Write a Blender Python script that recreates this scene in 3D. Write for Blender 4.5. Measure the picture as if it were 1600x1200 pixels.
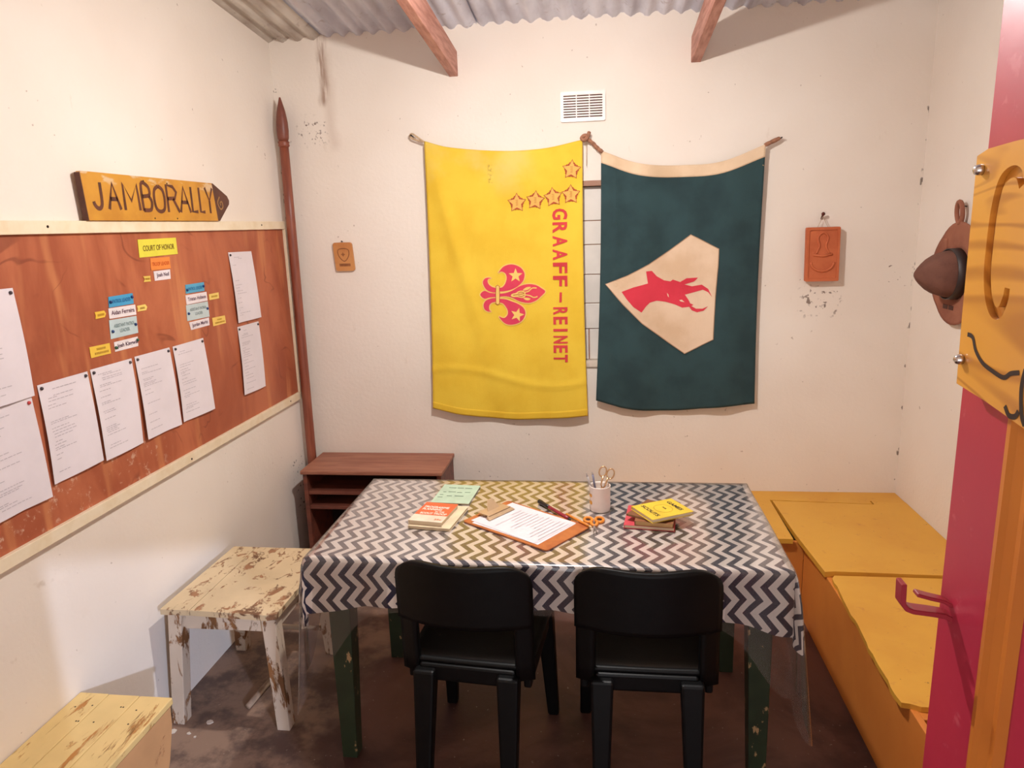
import bpy, bmesh, math, random
from math import sin, cos, pi, radians, sqrt, atan2, exp
from mathutils import Vector, Matrix
from mathutils.geometry import tessellate_polygon
random.seed(7)
for o in list(bpy.data.objects): bpy.data.objects.remove(o, do_unlink=True)
scn = bpy.context.scene
COL = scn.collection

# ------------------------------------------------------------------ camera
cd = bpy.data.cameras.new('camera'); cam = bpy.data.objects.new('camera', cd); COL.objects.link(cam)
cr, cdn, cf = Vector((.9921, .1216, -.0314)), Vector((-.0042, -.2175, -.976)), Vector((-.1255, .9684, -.2153))
cf.normalize(); cr = (cr - cf * cr.dot(cf)).normalized(); cu = -(cf.cross(cr)).normalized()
if cu.z < 0: cu = -cu
cam.matrix_world = Matrix(((cr.x, cu.x, -cf.x, 0), (cr.y, cu.y, -cf.y, 0), (cr.z, cu.z, -cf.z, 1.75), (0, 0, 0, 1)))
cd.sensor_width = 36; cd.lens = 1122.8 * 36 / 1600; cd.clip_start = .02
scn.camera = cam

# ------------------------------------------------------------------ world, daylight, exposure
w = bpy.data.worlds.new('world'); scn.world = w; w.use_nodes = True
w.node_tree.nodes['Background'].inputs[0].default_value = (.93, .95, 1, 1)
w.node_tree.nodes['Background'].inputs[1].default_value = 2.1
sd = bpy.data.lights.new('daylight', 'SUN'); so = bpy.data.objects.new('daylight', sd); COL.objects.link(so)
sd.energy = 1.5; sd.angle = radians(1.2); sd.color = (.62, .74, 1)
so.rotation_euler = Vector((-.87, 1, -.41)).to_track_quat('-Z', 'Y').to_euler()
so.location = (3, -3, 3)
BULB_STRENGTH = 2950
vs = scn.view_settings
vs.view_transform = 'Standard'; vs.look = 'None'; vs.gamma = 1; vs.exposure = .14; vs.use_curve_mapping = False

# ------------------------------------------------------------------ helpers
def lin(c):
    f = lambda v: v / 12.92 if v <= .04045 else ((v + .055) / 1.055) ** 2.4
    return tuple(f(x / 255) for x in c) + (1,)

class NB:
    def __init__(s, name):
        s.m = bpy.data.materials.new(name); s.m.use_nodes = True; s.t = s.m.node_tree
        s.b = s.t.nodes['Principled BSDF']; s.out = s.t.nodes['Material Output']
        s.tc = s.t.nodes.new('ShaderNodeTexCoord'); s.obj = s.tc.outputs['Object']
    def set(s, sock, v):
        if isinstance(v, bpy.types.NodeSocket): s.t.links.new(v, sock)
        else: sock.default_value = v
    def math(s, op, a, b=0., c=0., clamp=False):
        n = s.t.nodes.new('ShaderNodeMath'); n.operation = op; n.use_clamp = clamp
        s.set(n.inputs[0], a); s.set(n.inputs[1], b); s.set(n.inputs[2], c); return n.outputs[0]
    def noise(s, scale, detail=3, rough=.55, vec=None, stretch=None, dist=0):
        v = vec or s.obj
        if stretch:
            mp = s.t.nodes.new('ShaderNodeMapping'); s.t.links.new(v, mp.inputs[0]); mp.inputs['Scale'].default_value = stretch; v = mp.outputs[0]
        n = s.t.nodes.new('ShaderNodeTexNoise'); s.t.links.new(v, n.inputs['Vector'])
        n.inputs['Scale'].default_value = scale; n.inputs['Detail'].default_value = detail; n.inputs['Roughness'].default_value = rough
        n.inputs['Distortion'].default_value = dist
        return n.outputs['Fac']
    def step(s, v, lo, hi):
        n = s.t.nodes.new('ShaderNodeMapRange'); n.interpolation_type = 'SMOOTHSTEP'
        s.set(n.inputs[0], v); n.inputs[1].default_value = lo; n.inputs[2].default_value = hi; return n.outputs[0]
    def mix(s, f, a, b):
        n = s.t.nodes.new('ShaderNodeMix'); n.data_type = 'RGBA'
        s.set(n.inputs[0], f); s.set(n.inputs[6], a); s.set(n.inputs[7], b); return n.outputs[2]
    def sep(s, v=None):
        n = s.t.nodes.new('ShaderNodeSeparateXYZ'); s.t.links.new(v or s.obj, n.inputs[0]); return n.outputs
    def boxmask(s, axis_vals, soft):
        r = None
        for v, lo, hi in axis_vals:
            a = s.math('MULTIPLY', s.step(v, lo - soft, lo + soft), s.math('SUBTRACT', 1., s.step(v, hi - soft, hi + soft)))
            r = a if r is None else s.math('MULTIPLY', r, a)
        return r
    def bump(s, h, strength=.3, dist=.01):
        n = s.t.nodes.new('ShaderNodeBump'); s.set(n.inputs['Height'], h); n.inputs['Strength'].default_value = strength
        n.inputs['Distance'].default_value = dist; s.t.links.new(n.outputs[0], s.b.inputs['Normal'])
    def color(s, v): s.set(s.b.inputs['Base Color'], v)
    def fin(s, rough=.6, metal=0., spec=.5):
        s.set(s.b.inputs['Roughness'], rough); s.b.inputs['Metallic'].default_value = metal
        s.b.inputs['Specular IOR Level'].default_value = spec; return s.m

_mc = {}
def mat(name, rgb, rough=.6, var=.12, scale=12, bump=0., bscale=60, metal=0., spec=.5, stretch=None, c2=None):
    """plain procedural material: a colour that drifts with noise"""
    if name in _mc: return _mc[name]
    n = NB(name); c = lin(rgb)
    d = lin(c2) if c2 else tuple(x * (1 - 2.2 * var) for x in c[:3]) + (1,)
    f = n.step(n.noise(scale, 4, .6, stretch=stretch), .35, .7)
    n.color(n.mix(f, c, d))
    if bump: n.bump(n.noise(bscale, 4, stretch=stretch), bump, .004)
    _mc[name] = n.fin(rough, metal, spec); return _mc[name]

def link(name, me, m=None, parent=None, smooth=False):
    o = bpy.data.objects.new(name, me); COL.objects.link(o)
    if m: me.materials.append(m)
    if parent: o.parent = parent
    if smooth:
        for p in me.polygons: p.use_smooth = True
    return o
def finish(name, bm, m, parent=None, smooth=False, norm=True):
    if norm: bmesh.ops.recalc_face_normals(bm, faces=bm.faces)
    me = bpy.data.meshes.new(name); bm.to_mesh(me); bm.free()
    return link(name, me, m, parent, smooth)
def tag(o, label, cat, group=None):
    o['label'] = label; o['category'] = cat
    if group: o['group'] = group
    return o
def thing(name, label, cat, loc=(0, 0, 0), group=None):
    o = bpy.data.objects.new(name, None); COL.objects.link(o); o.location = loc; o.empty_display_size = .05
    return tag(o, label, cat, group)
def structure(o): o['kind'] = 'structure'; return o
def local(o):
    """parent already placed (translation only): shift children meshes written in world coordinates"""
    for c in o.children: c.location = -o.location

def abox(bm, x0, x1, y0, y1, z0, z1, bev=0., segs=2):
    r = bmesh.ops.create_cube(bm, size=1)
    vs_ = r['verts']
    for v in vs_:
        v.co = Vector(((x0 + x1) / 2 + v.co.x * (x1 - x0), (y0 + y1) / 2 + v.co.y * (y1 - y0), (z0 + z1) / 2 + v.co.z * (z1 - z0)))
    if bev:
        es = list({e for v in vs_ for e in v.link_edges})
        bmesh.ops.bevel(bm, geom=es, offset=bev, segments=segs, affect='EDGES', profile=.5)
def box(name, x0, x1, y0, y1, z0, z1, m, parent=None, bev=.003, xf=None):
    bm = bmesh.new(); abox(bm, x0, x1, y0, y1, z0, z1, bev)
    if xf is not None: bmesh.ops.transform(bm, matrix=xf, verts=bm.verts)
    return finish(name, bm, m, parent)
def hexa(name, pts, m, parent=None, bev=0.):
    """8 corner box: bottom 4 then top 4, both counter-clockwise"""
    bm = bmesh.new(); v = [bm.verts.new(p) for p in pts]
    for f in ((3, 2, 1, 0), (4, 5, 6, 7), (0, 1, 5, 4), (1, 2, 6, 5), (2, 3, 7, 6), (3, 0, 4, 7)): bm.faces.new([v[i] for i in f])
    if bev: bmesh.ops.bevel(bm, geom=list(bm.edges), offset=bev, segments=2, affect='EDGES', profile=.5)
    return finish(name, bm, m, parent)
def prism(name, poly, to3, thick_vec, m, parent=None, holes=(), bev=0.):
    """2D polygon (with holes) mapped by to3 and given thickness"""
    loops = [poly] + list(holes)
    pts3 = [[Vector(to3(*p)) for p in lp] for lp in loops]
    tris = tessellate_polygon([[Vector((p[0], p[1], 0)) for p in lp] for lp in loops])
    bm = bmesh.new(); tv = Vector(thick_vec)
    A = [[bm.verts.new(p) for p in lp] for lp in pts3]; B = [[bm.verts.new(p + tv) for p in lp] for lp in pts3]
    fa = [v for lp in A for v in lp]; fb = [v for lp in B for v in lp]
    for t in tris:
        try: bm.faces.new([fa[i] for i in t]); bm.faces.new([fb[i] for i in reversed(t)])
        except ValueError: pass
    for a, b in zip(A, B):
        n = len(a)
        for i in range(n): bm.faces.new((a[i], a[(i + 1) % n], b[(i + 1) % n], b[i]))
    return finish(name, bm, m, parent)
def tube_bm(bm, pts, rad, segs=10, cap=True, flat=1.):
    pts = [Vector(p) for p in pts]; n = len(pts)
    rs = rad if isinstance(rad, (list, tuple)) else [rad] * n
    rings = []; up = None
    for i, p in enumerate(pts):
        t = (pts[min(i + 1, n - 1)] - pts[max(i - 1, 0)]).normalized()
        if up is None: up = Vector((0, 0, 1)) if abs(t.z) < .9 else Vector((1, 0, 0))
        a = t.cross(up).normalized(); b = a.cross(t).normalized(); up = b
        rings.append([bm.verts.new(p + (a * cos(2 * pi * k / segs) + b * sin(2 * pi * k / segs) * flat) * rs[i]) for k in range(segs)])
    for i in range(n - 1):
        for k in range(segs):
            bm.faces.new((rings[i][k], rings[i][(k + 1) % segs], rings[i + 1][(k + 1) % segs], rings[i + 1][k]))
    if cap: bm.faces.new(rings[0][::-1]); bm.faces.new(rings[-1])
def tube(name, pts, rad, m, parent=None, segs=10, flat=1.):
    bm = bmesh.new(); tube_bm(bm, pts, rad, segs, True, flat); return finish(name, bm, m, parent, True)
def lathe(name, prof, m, parent=None, segs=24, base=(0, 0, 0), axis='z', capb=True, capt=True):
    bm = bmesh.new(); rings = []
    for r, h in prof:
        ring = []
        for k in range(segs):
            a = 2 * pi * k / segs; x, y = r * cos(a), r * sin(a)
            ring.append(bm.verts.new(Vector(base) + (Vector((x, y, h)) if axis == 'z' else Vector((-h, x, y)))))
        rings.append(ring)
    for i in range(len(rings) - 1):
        for k in range(segs): bm.faces.new((rings[i][k], rings[i][(k + 1) % segs], rings[i + 1][(k + 1) % segs], rings[i + 1][k]))
    if capb: bm.faces.new(rings[0][::-1])
    if capt: bm.faces.new(rings[-1])
    return finish(name, bm, m, parent, True)
def spline(pts, n=6, closed=False):
    """Catmull-Rom through 2D or 3D points"""
    P = [Vector(p) for p in pts]; out = []; N = len(P)
    rng = range(N) if closed else range(N - 1)
    for i in rng:
        g = lambda k: P[k % N] if closed else P[max(0, min(N - 1, k))]
        a, b, c, d = g(i - 1), g(i), g(i + 1), g(i + 2)
        for j in range(n):
            t = j / n
            out.append(.5 * ((2 * b) + (c - a) * t + (2 * a - 5 * b + 4 * c - d) * t * t + (3 * b - a - 3 * c + d) * t ** 3))
    if not closed: out.append(P[-1])
    return [tuple(v) for v in out]
def ribbon2d(pts, width, closed=False):
    """list of quads following a 2D path"""
    P = [Vector(p) for p in pts]; N = len(P); L = []; R = []
    for i in range(N):
        a = P[(i - 1) % N] if closed else P[max(i - 1, 0)]; b = P[(i + 1) % N] if closed else P[min(i + 1, N - 1)]
        t = (b - a); t = t.normalized() if t.length > 1e-9 else Vector((1, 0)); nrm = Vector((-t.y, t.x))
        L.append(P[i] + nrm * width / 2); R.append(P[i] - nrm * width / 2)
    q = []
    for i in range(N if closed else N - 1):
        j = (i + 1) % N; q.append([tuple(L[i]), tuple(L[j]), tuple(R[j]), tuple(R[i])])
    return q
def flat_faces(name, polys, to3, m, parent=None, maxedge=None):
    """2D polygons laid on a surface through to3(x, y)"""
    bm = bmesh.new()
    for poly in polys:
        vs_ = [bm.verts.new((p[0], p[1], 0)) for p in poly]
        if len(poly) <= 4:
            try: bm.faces.new(vs_)
            except ValueError: pass
        else:
            for t in tessellate_polygon([[Vector((p[0], p[1], 0)) for p in poly]]):
                try: bm.faces.new([vs_[i] for i in t])
                except ValueError: pass
    if maxedge:
        for _ in range(5):
            es = [e for e in bm.edges if e.calc_length() > maxedge]
            if not es: break
            bmesh.ops.subdivide_edges(bm, edges=es, cuts=1)
            bmesh.ops.triangulate(bm, faces=[f for f in bm.faces if len(f.verts) > 4])
    for v in bm.verts: v.co = Vector(to3(v.co.x, v.co.y))
    return finish(name, bm, m, parent, norm=False)
def text_polys(s, bold=0.):
    """outline of a word as 2D triangles/quads, normalised: height of capitals 1, starts at 0; returns polys, width"""
    c = bpy.data.curves.new('t', 'FONT'); c.body = s; c.size = 1; c.resolution_u = 3; c.offset = bold
    o = bpy.data.objects.new('t', c); COL.objects.link(o)
    dg = bpy.context.evaluated_depsgraph_get(); me = o.evaluated_get(dg).to_mesh()
    V = [v.co.copy() for v in me.vertices]; F = [list(p.vertices) for p in me.polygons]
    o.evaluated_get(dg).to_mesh_clear(); bpy.data.objects.remove(o); bpy.data.curves.remove(c)
    x0 = min(v.x for v in V); x1 = max(v.x for v in V)
    return [[((V[i].x - x0), V[i].y / .69) for i in f] for f in F], x1 - x0
def text_on(name, s, to3, x, y, h, width, m, parent, bold=0., maxedge=None):
    """word with lower left corner x, y, capital height h, total width"""
    polys, wd = text_polys(s, .03)
    P = [[(x + a / wd * width, y + b * h) for a, b in p] for p in polys]
    return stuff(flat_faces(name, P, to3, m, parent, maxedge))
def star_pts(cx, cy, R, r, n=5, rot=pi / 2):
    return [(cx + (R if k % 2 == 0 else r) * cos(rot + pi * k / n), cy + (R if k % 2 == 0 else r) * sin(rot + pi * k / n)) for k in range(2 * n)]
def stuff(o): o['kind'] = 'stuff'; return o
def MARK(*a, **k): return stuff(flat_faces(*a, **k))
def dup_tree(o, parent=None):
    c = o.copy(); COL.objects.link(c); c.parent = parent
    for ch in list(o.children): dup_tree(ch, c)
    return c

# ------------------------------------------------------------------ room numbers (metres)
XL, XR, YB, YF = -1.615, 1.458, 3.621, .31
def roofz(y): return 2.662 + (YB - y) * .098
DX = .53                    # plane of the opened door

# ------------------------------------------------------------------ materials of the shell
def wall_mat(name, back=False, side=None):
    n = NB(name); X, Y, Z = n.sep()
    base = n.mix(n.step(n.noise(1.3, 3), .3, .75), lin((238, 228, 217)), lin((231, 218, 205)))
    fleck = n.step(n.noise(38, 2, .5), .745, .80)                       # chips and specks
    base = n.mix(n.math('MULTIPLY', fleck, .55), base, lin((150, 125, 105)))
    scr = n.step(n.noise(9, 5, .7, stretch=(1, 1, .35)), .66, .74)
    base = n.mix(n.math('MULTIPLY', scr, .18), base, lin((190, 165, 140)))
    if back:
        # rust drip under the roof lap, mould spots, rubbed dirt low down
        wob = n.math('ADD', X, n.math('MULTIPLY', n.math('SUBTRACT', n.noise(7, 3), .5), .05))
        drip = n.boxmask([(wob, -1.368, -1.335), (Z, 2.36, 2.8)], .02)
        drip = n.math('MULTIPLY', drip, n.step(n.noise(26, 4, stretch=(3, 1, .3)), .3, .6))
        base = n.mix(n.math('MULTIPLY', drip, .8), base, lin((140, 100, 75)))
        drip2 = n.boxmask([(wob, -1.345, -1.31), (Z, 2.15, 2.6)], .03)
        base = n.mix(n.math('MULTIPLY', drip2, .3), base, lin((170, 140, 120)))
        for (x0, x1, z0, z1, th) in ((-1.50, -1.36, 2.18, 2.30, .56), (.95, 1.13, 1.28, 1.42, .57), (1.28, 1.44, 1.35, 1.6, .66), (-.8, 1.1, .40, .52, .68), (-.95, -.88, 1.1, 1.35, .68)):
            mk = n.math('MULTIPLY', n.boxmask([(X, x0, x1), (Z, z0, z1)], .03), n.step(n.noise(42, 3, .6), th, th + .07))
            base = n.mix(n.math('MULTIPLY', mk, .8), base, lin((95, 70, 55)))
        crack = n.math('MULTIPLY', n.boxmask([(X, 1.447, 1.47), (Z, .3, 2.45)], .003), n.step(n.noise(34, 3, .5, stretch=(1, 1, .6)), .60, .66))
        base = n.mix(n.math('MULTIPLY', crack, .8), base, lin((80, 60, 48)))
        crk2 = n.math('MULTIPLY', n.boxmask([(X, -1.63, -1.60), (Z, .3, 2.45)], .006), n.step(n.noise(30, 3), .56, .62))
        base = n.mix(crk2, base, lin((95, 75, 62)))
    if side == 'left':
        mk = n.math('MULTIPLY', n.boxmask([(Y, 3.42, 3.56), (Z, .25, .60)], .04), n.step(n.noise(40, 3), .62, .67))
        base = n.mix(mk, base, lin((70, 55, 45)))
        mk = n.math('MULTIPLY', n.boxmask([(Y, 1.0, 1.8), (Z, .55, .9)], .1), n.step(n.noise(11, 3), .62, .7))
        base = n.mix(n.math('MULTIPLY', mk, .4), base, lin((175, 150, 120)))
    n.color(base)
    h = n.math('ADD', n.noise(55, 4), n.math('MULTIPLY', n.noise(5, 3), 2.))
    n.bump(h, .18, .006)
    return n.fin(.62, 0, .35)
M_wall_b = wall_mat('painted_plaster_back', True); M_wall_l = wall_mat('painted_plaster_left', side='left'); M_wall = wall_mat('painted_plaster')
def floor_mat():
    n = NB('worn_red_concrete'); X, Y, Z = n.sep()
    c = n.mix(n.step(n.noise(1.7, 5, .6, dist=.8), .38, .62), lin((108, 74, 64)), lin((72, 46, 42)))
    worn = n.math('MULTIPLY', n.step(n.math('ADD', X, n.math('MULTIPLY', n.noise(3, 4), .9)), -.35, -.75), 1.)
    c = n.mix(worn, c, n.mix(n.step(n.noise(6, 5, .65), .4, .62), lin((150, 122, 104)), lin((98, 78, 70))))
    c = n.mix(n.math('MULTIPLY', n.step(n.noise(60, 3), .68, .74), .5), c, lin((185, 170, 155)))
    n.color(c); n.bump(n.noise(40, 5), .2, .004)
    return n.fin(.55, 0, .4)
M_floor = floor_mat()
def roof_mat(name, a, b):
    n = NB(name)
    c = n.mix(n.step(n.noise(2.2, 4, stretch=(4, 1, 1)), .35, .7), lin(a), lin(b))
    c = n.mix(n.math('MULTIPLY', n.step(n.noise(14, 5, .7), .58, .72), .45), c, lin((120, 92, 78)))
    n.color(c); n.bump(n.noise(70, 3), .12, .003)
    return n.fin(.45, .1, .5)
M_roof = roof_mat('galvanised_iron', (222, 224, 236), (184, 184, 198)); M_roof2 = roof_mat('old_galvanised_iron', (204, 196, 186), (150, 134, 122))
M_beam = mat('reddish_timber', (196, 142, 124), .6, .15, 9, .25, 40, stretch=(6, .6, 6), c2=(160, 104, 88))
M_frame = mat('cream_gloss_paint', (236, 220, 192), .4, .05, 14, .1, 30, c2=(228, 208, 174))
M_dark = mat('dark_nail_metal', (52, 40, 36), .4, .2, 20, metal=.6)

# ------------------------------------------------------------------ shell
# floor
bm = bmesh.new(); abox(bm, XL - .15, XR + .15, -1.6, YB + .15, -.12, 0)
structure(finish('floor', bm, M_floor))
# back wall with a shuttered-up window opening
WX0, WX1, WZ0, WZ1 = -.62, .50, 1.045, 1.95
wb = structure(prism('wall_back', [(XL - .15, -.1), (XR + .15, -.1), (XR + .15, 2.74), (XL - .15, 2.74)], lambda x, z: (x, YB, z), (0, .15, 0), M_wall_b,
      holes=[[(WX0, WZ0), (WX0, WZ1), (WX1, WZ1), (WX1, WZ0)]]))
def sidewall(name, x, dx, m):
    return structure(prism(name, [(.1, -.1), (YB, -.1), (YB, roofz(YB) + .06), (.1, roofz(.1) + .06)], lambda y, z: (x, y, z), (dx, 0, 0), m))
sidewall('wall_left', XL, -.15, M_wall_l); sidewall('wall_right', XR, .15, M_wall)
DOOR_L, DOOR_R, DOOR_H = -.375, DX + .045, 2.05
structure(prism('wall_front', [(XL, -.1), (XR, -.1), (XR, 3.05), (XL, 3.05)], lambda x, z: (x, YF, z), (0, -.14, 0), M_wall,
      holes=[[(DOOR_L, .0), (DOOR_L, DOOR_H), (DOOR_R, DOOR_H), (DOOR_R, .0)]]))
# unseen slab and wall added outside the doorway; slab edge cuts the daylight patch
structure(box('ceiling_sun_cutoff', -2.2, 3.4, -1.1, .17, 2.0, 2.09, M_wall, bev=0))
structure(box('wall_added_outside', -2.2, -1.2, -1.1, .17, 0, 2.0, M_wall, bev=0))
# window behind the flags
win = bpy.data.objects.new('window_1', None); COL.objects.link(win); structure(win)
M_wood = mat('brown_window_timber', (176, 130, 100), .5, .15, 10, .2, 40, c2=(150, 104, 78))
M_pane = mat('whitewashed_glass', (228, 218, 208), .35, .06, 5, .05, 20)
yw = YB + .035
box('window_frame', WX0, WX1, YB - .004, yw + .04, WZ1 - .026, WZ1, M_wood, win)
box('window_frame', WX0, WX0 + .03, YB + .006, yw + .04, WZ0, WZ1 - .026, M_wood, win)
box('window_frame', WX1 - .03, WX1, YB + .006, yw + .04, WZ0, WZ1 - .026, M_wood, win)
box('window_sill', WX0, WX1, YB - .012, yw + .04, WZ0 - .012, WZ0 + .02, mat('pale_sill', (222, 205, 188), .6), win)
zz = [WZ0 + .02, 1.224, 1.354, 1.498, 1.645, 1.761, WZ1 - .026]
for i in range(len(zz) - 1):
    for x0, x1 in (((WX0 + .03, -.072), (-.066, WX1 - .03)) if i == 0 else ((WX0 + .03, WX1 - .03),)):
        box('pane', x0, x1, yw, yw + .012, zz[i] + .002, zz[i + 1] - .002, M_pane, win, bev=.002)
for z in zz[1:-1]: box('glazing_bar', WX0 + .03, WX1 - .03, yw + .008, yw + .02, z - .006, z + .006, M_wood, win, bev=0)
box('glazing_bar', -.075, -.063, yw + .0085, yw + .0205, zz[0], zz[1] - .006, M_wood, win, bev=0)
box('backing', WX0, WX1, YB + .09, YB + .12, WZ0, WZ1, M_dark, win, bev=0)
# corrugated roof: one object per sheet, plus two rafters
ceil = bpy.data.objects.new('ceiling', None); COL.objects.link(ceil); structure(ceil)
def sheet(x0, x1, dz, m):
    bm = bmesh.new(); n = int((x1 - x0) / .0076); ys = [YB + .06, 2.4, 1.2, -.05]; rows = []
    for j, y in enumerate(ys):
        rows.append([bm.verts.new((x0 + (x1 - x0) * i / n, y, roofz(y) + dz + .0095 * sin(2 * pi * (x0 + (x1 - x0) * i / n) / .076) + (random.uniform(-.003, .003) if j == 0 else 0))) for i in range(n + 1)])
    for a, b in zip(rows, rows[1:]):
        for i in range(n): bm.faces.new((a[i], a[i + 1], b[i + 1], b[i]))
    finish('roof_sheet', bm, m, ceil, True)
sheet(-1.74, -1.345, .004, M_roof2)
x = -1.37
for k in range(4): sheet(x, x + .79, .012 + .004 * (k % 2), M_roof); x += .76
for xa, xb in ((-.724, -.682), (.408, .452)):
    pts = []
    for dz in (0, .113):
        for X, Y in ((xa, .2), (xb, .2), (xb, YB + .05), (xa, YB + .05)): pts.append((X, Y, 2.455 + (YB - Y) * .098 + dz))
    r = hexa('rafter', pts, M_beam, ceil, .003); r['label'] = 'reddish rafter'

# ------------------------------------------------------------------ bulb (just above the frame)
lamp = thing('hanging_bulb', 'bare glowing light bulb hanging from the corrugated roof', 'light bulb', (-.212, 2.19, 2.43))
n = NB('glowing_bulb'); e = n.t.nodes.new('ShaderNodeEmission'); e.inputs[0].default_value = (1, .965, .93, 1); e.inputs[1].default_value = BULB_STRENGTH
n.t.links.new(e.outputs[0], n.out.inputs[0])
lathe('bulb_dome', [(.004, -.0195), (.012, -.018), (.021, -.0135), (.028, -.006), (.031, .003), (.0306, .008)], n.m, lamp, 20, capt=False)
lathe('bulb_body', [(.0304, .0081), (.027, .02), (.018, .034), (.0135, .044)], mat('white_bulb_body', (232, 228, 222), .4, .03), lamp, 20)
lathe('lamp_holder', [(.0145, .04), (.019, .045), (.021, .06), (.02, .085), (.009, .1), (.004, .104)], mat('bakelite', (60, 40, 30), .35), lamp, 16)
tube('cord', [(0, 0, .1), (0, 0, .38)], .003, mat('cord_white', (215, 205, 195), .6), lamp, 8)

# ------------------------------------------------------------------ notice board on the left wall
def board_mat():
    n = NB('stained_hardboard'); X, Y, Z = n.sep()
    c = n.mix(n.step(n.noise(2.6, 5, .6, stretch=(1, 1.4, .5), dist=.6), .36, .64), lin((186, 106, 72)), lin((158, 80, 52)))
    c = n.mix(n.math('MULTIPLY', n.step(n.noise(3.2, 3, stretch=(1, 2.5, .35)), .55, .68), .7), c, lin((204, 132, 86)))
    ring = n.math('ABSOLUTE', n.math('SUBTRACT', n.noise(1.9, 3, .5, dist=1.2), .5))
    c = n.mix(n.math('MULTIPLY', n.math('MULTIPLY', n.math('SUBTRACT', 1., n.step(ring, .003, .012)), n.step(n.noise(5, 3), .45, .6)), .5), c, lin((104, 42, 28)))
    low = n.math('MULTIPLY', n.boxmask([(Y, .6, 2.35), (Z, .8, 1.10)], .09), n.step(n.noise(34, 4, .7), .56, .68))
    c = n.mix(n.math('MULTIPLY', low, .7), c, lin((214, 176, 150)))
    dk = n.math('MULTIPLY', n.boxmask([(Y, .6, 2.15), (Z, 1.38, 1.5)], .12), n.step(n.noise(6, 4), .42, .62))
    c = n.mix(n.math('MULTIPLY', dk, .45), c, lin((110, 48, 32)))
    n.color(c); n.bump(n.noise(80, 3), .1, .002); return n.fin(.5, 0, .4)
nb = thing('notice_board', 'large brown hardboard notice board with cream wooden frame on left wall', 'notice board', (XL + .001, 2.35, .885))
BY0, BY1, BZ0, BZ1 = 1.15, 3.585, .885, 1.806
box('panel', XL + .001, XL + .008, BY0 + .02, BY1 - .02, BZ0 + .02, BZ1 - .02, board_mat(), nb, bev=0)
for a in ((BY0, BY1, BZ1 - .038, BZ1), (BY0, BY1, BZ0, BZ0 + .038), (BY0, BY0 + .036, BZ0 + .038, BZ1 - .038), (BY1 - .034, BY1, BZ0 + .038, BZ1 - .038)):
    box('frame_rail', XL + .001, XL + .022, *a, M_frame, nb, bev=.002)
bm = bmesh.new()
for y, z in ((1.95, 1.789), (3.3, 1.789), (3.42, .904), (2.5, .9)):
    tube_bm(bm, [(XL + .021, y, z), (XL + .0235, y, z)], .004, 8)
stuff(finish('nail_heads', bm, M_dark, nb))
local(nb)
# papers
M_paper = mat('white_paper', (226, 216, 220), .75, .03, 6); M_print = mat('grey_print', (192, 182, 187), .8, .05)
M_pin = mat('dark_pin', (70, 62, 66), .35); M_pinr = mat('red_pin', (205, 70, 70), .35); M_pinb = mat('blue_pin', (20, 60, 120), .35)
XB = XL + .008
def paper(pts, label, pins=((.06, .04), (.94, .04)), pinm=M_pin, seed=0, rows=12, curl=.012):
    """pts: (y, z) of top left, top right, bottom right, bottom left"""
    rnd = random.Random(seed); (a, b, c, d) = [Vector(p) for p in pts]
    def S(u, v):          # u across, v down
        p = (a * (1 - u) + b * u) * (1 - v) + (d * (1 - u) + c * u) * v
        off = .0015 + curl * (v ** 2) * (.4 + .6 * abs(sin(2.2 * u + seed))) + .006 * max(0, 1 - u * 5) * sin(pi * v) + .005 * max(0, u * 5 - 4) * sin(pi * v)
        return Vector((XB + off, p.x, p.y))
    t = thing('pinned_paper', label, 'paper', tuple(S(.5, 1)), 'papers pinned to the notice board')
    bm = bmesh.new(); N = 8; g = [[bm.verts.new(S(i / N, j / 12)) for i in range(N + 1)] for j in range(13)]
    for j in range(12):
        for i in range(N): bm.faces.new((g[j][i], g[j + 1][i], g[j + 1][i + 1], g[j][i + 1]))
    sh_ = finish('sheet', bm, M_paper, t, True)
    polys = []; v = .07; Wd = (b - a).length; Ht = (d - a).length
    while v < .93:
        if rnd.random() < .62:
            u = .12 + (rnd.random() * .25 if v < .15 else 0) + rnd.choice((0, 0, .03)); e2 = u + rnd.uniform(.08, .5)
            while u < min(e2, .88):
                l = rnd.uniform(.03, .09); polys.append([(u, v), (u, v + .008), (u + l, v + .008), (u + l, v)]); u += l + .015
        v += rnd.choice((.018, .02, .03, .045))
    MARK('printed_lines', polys, lambda u, v: S(u, v) + Vector((.0009, 0, 0)), M_print, sh_)
    for u, v in pins:
        p = S(u, v); bm = bmesh.new(); tube_bm(bm, [p + Vector((.0005, 0, 0)), p + Vector((.004, 0, 0)), p + Vector((.0062, 0, 0))], [.0052, .005, .003], 10)
        finish('push_pin', bm, pinm, sh_, True)
    local(t)
paper([(1.590, 1.626), (1.800, 1.626), (1.804, 1.321), (1.594, 1.321)], 'white printed sheet cut by the left edge, upper of two at far left of board', seed=1)
paper([(1.588, 1.312), (1.797, 1.321), (1.798, 1.019), (1.590, 1.019)], 'white printed sheet with a red pin, lower of two at far left of board', pinm=M_pinr, seed=2, pins=((.06, .06), (.93, .05)))
rowlab = ['first of the four sheets in a row, next to the red pin sheet', 'second of the four printed sheets in a row from the left', 'third of the four printed sheets in a row from the left', 'last of the four sheets in a row, nearest the staff']
for i, p in enumerate([[(1.824, 1.346), (2.031, 1.345), (2.027, 1.054), (1.818, 1.048)], [(2.044, 1.347), (2.250, 1.346), (2.240, 1.047), (2.040, 1.047)],
                       [(2.266, 1.348), (2.473, 1.346), (2.471, 1.048), (2.260, 1.051)], [(2.493, 1.345), (2.707, 1.345), (2.712, 1.048), (2.490, 1.051)]]):
    paper(p, rowlab[i], seed=3 + i)
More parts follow.
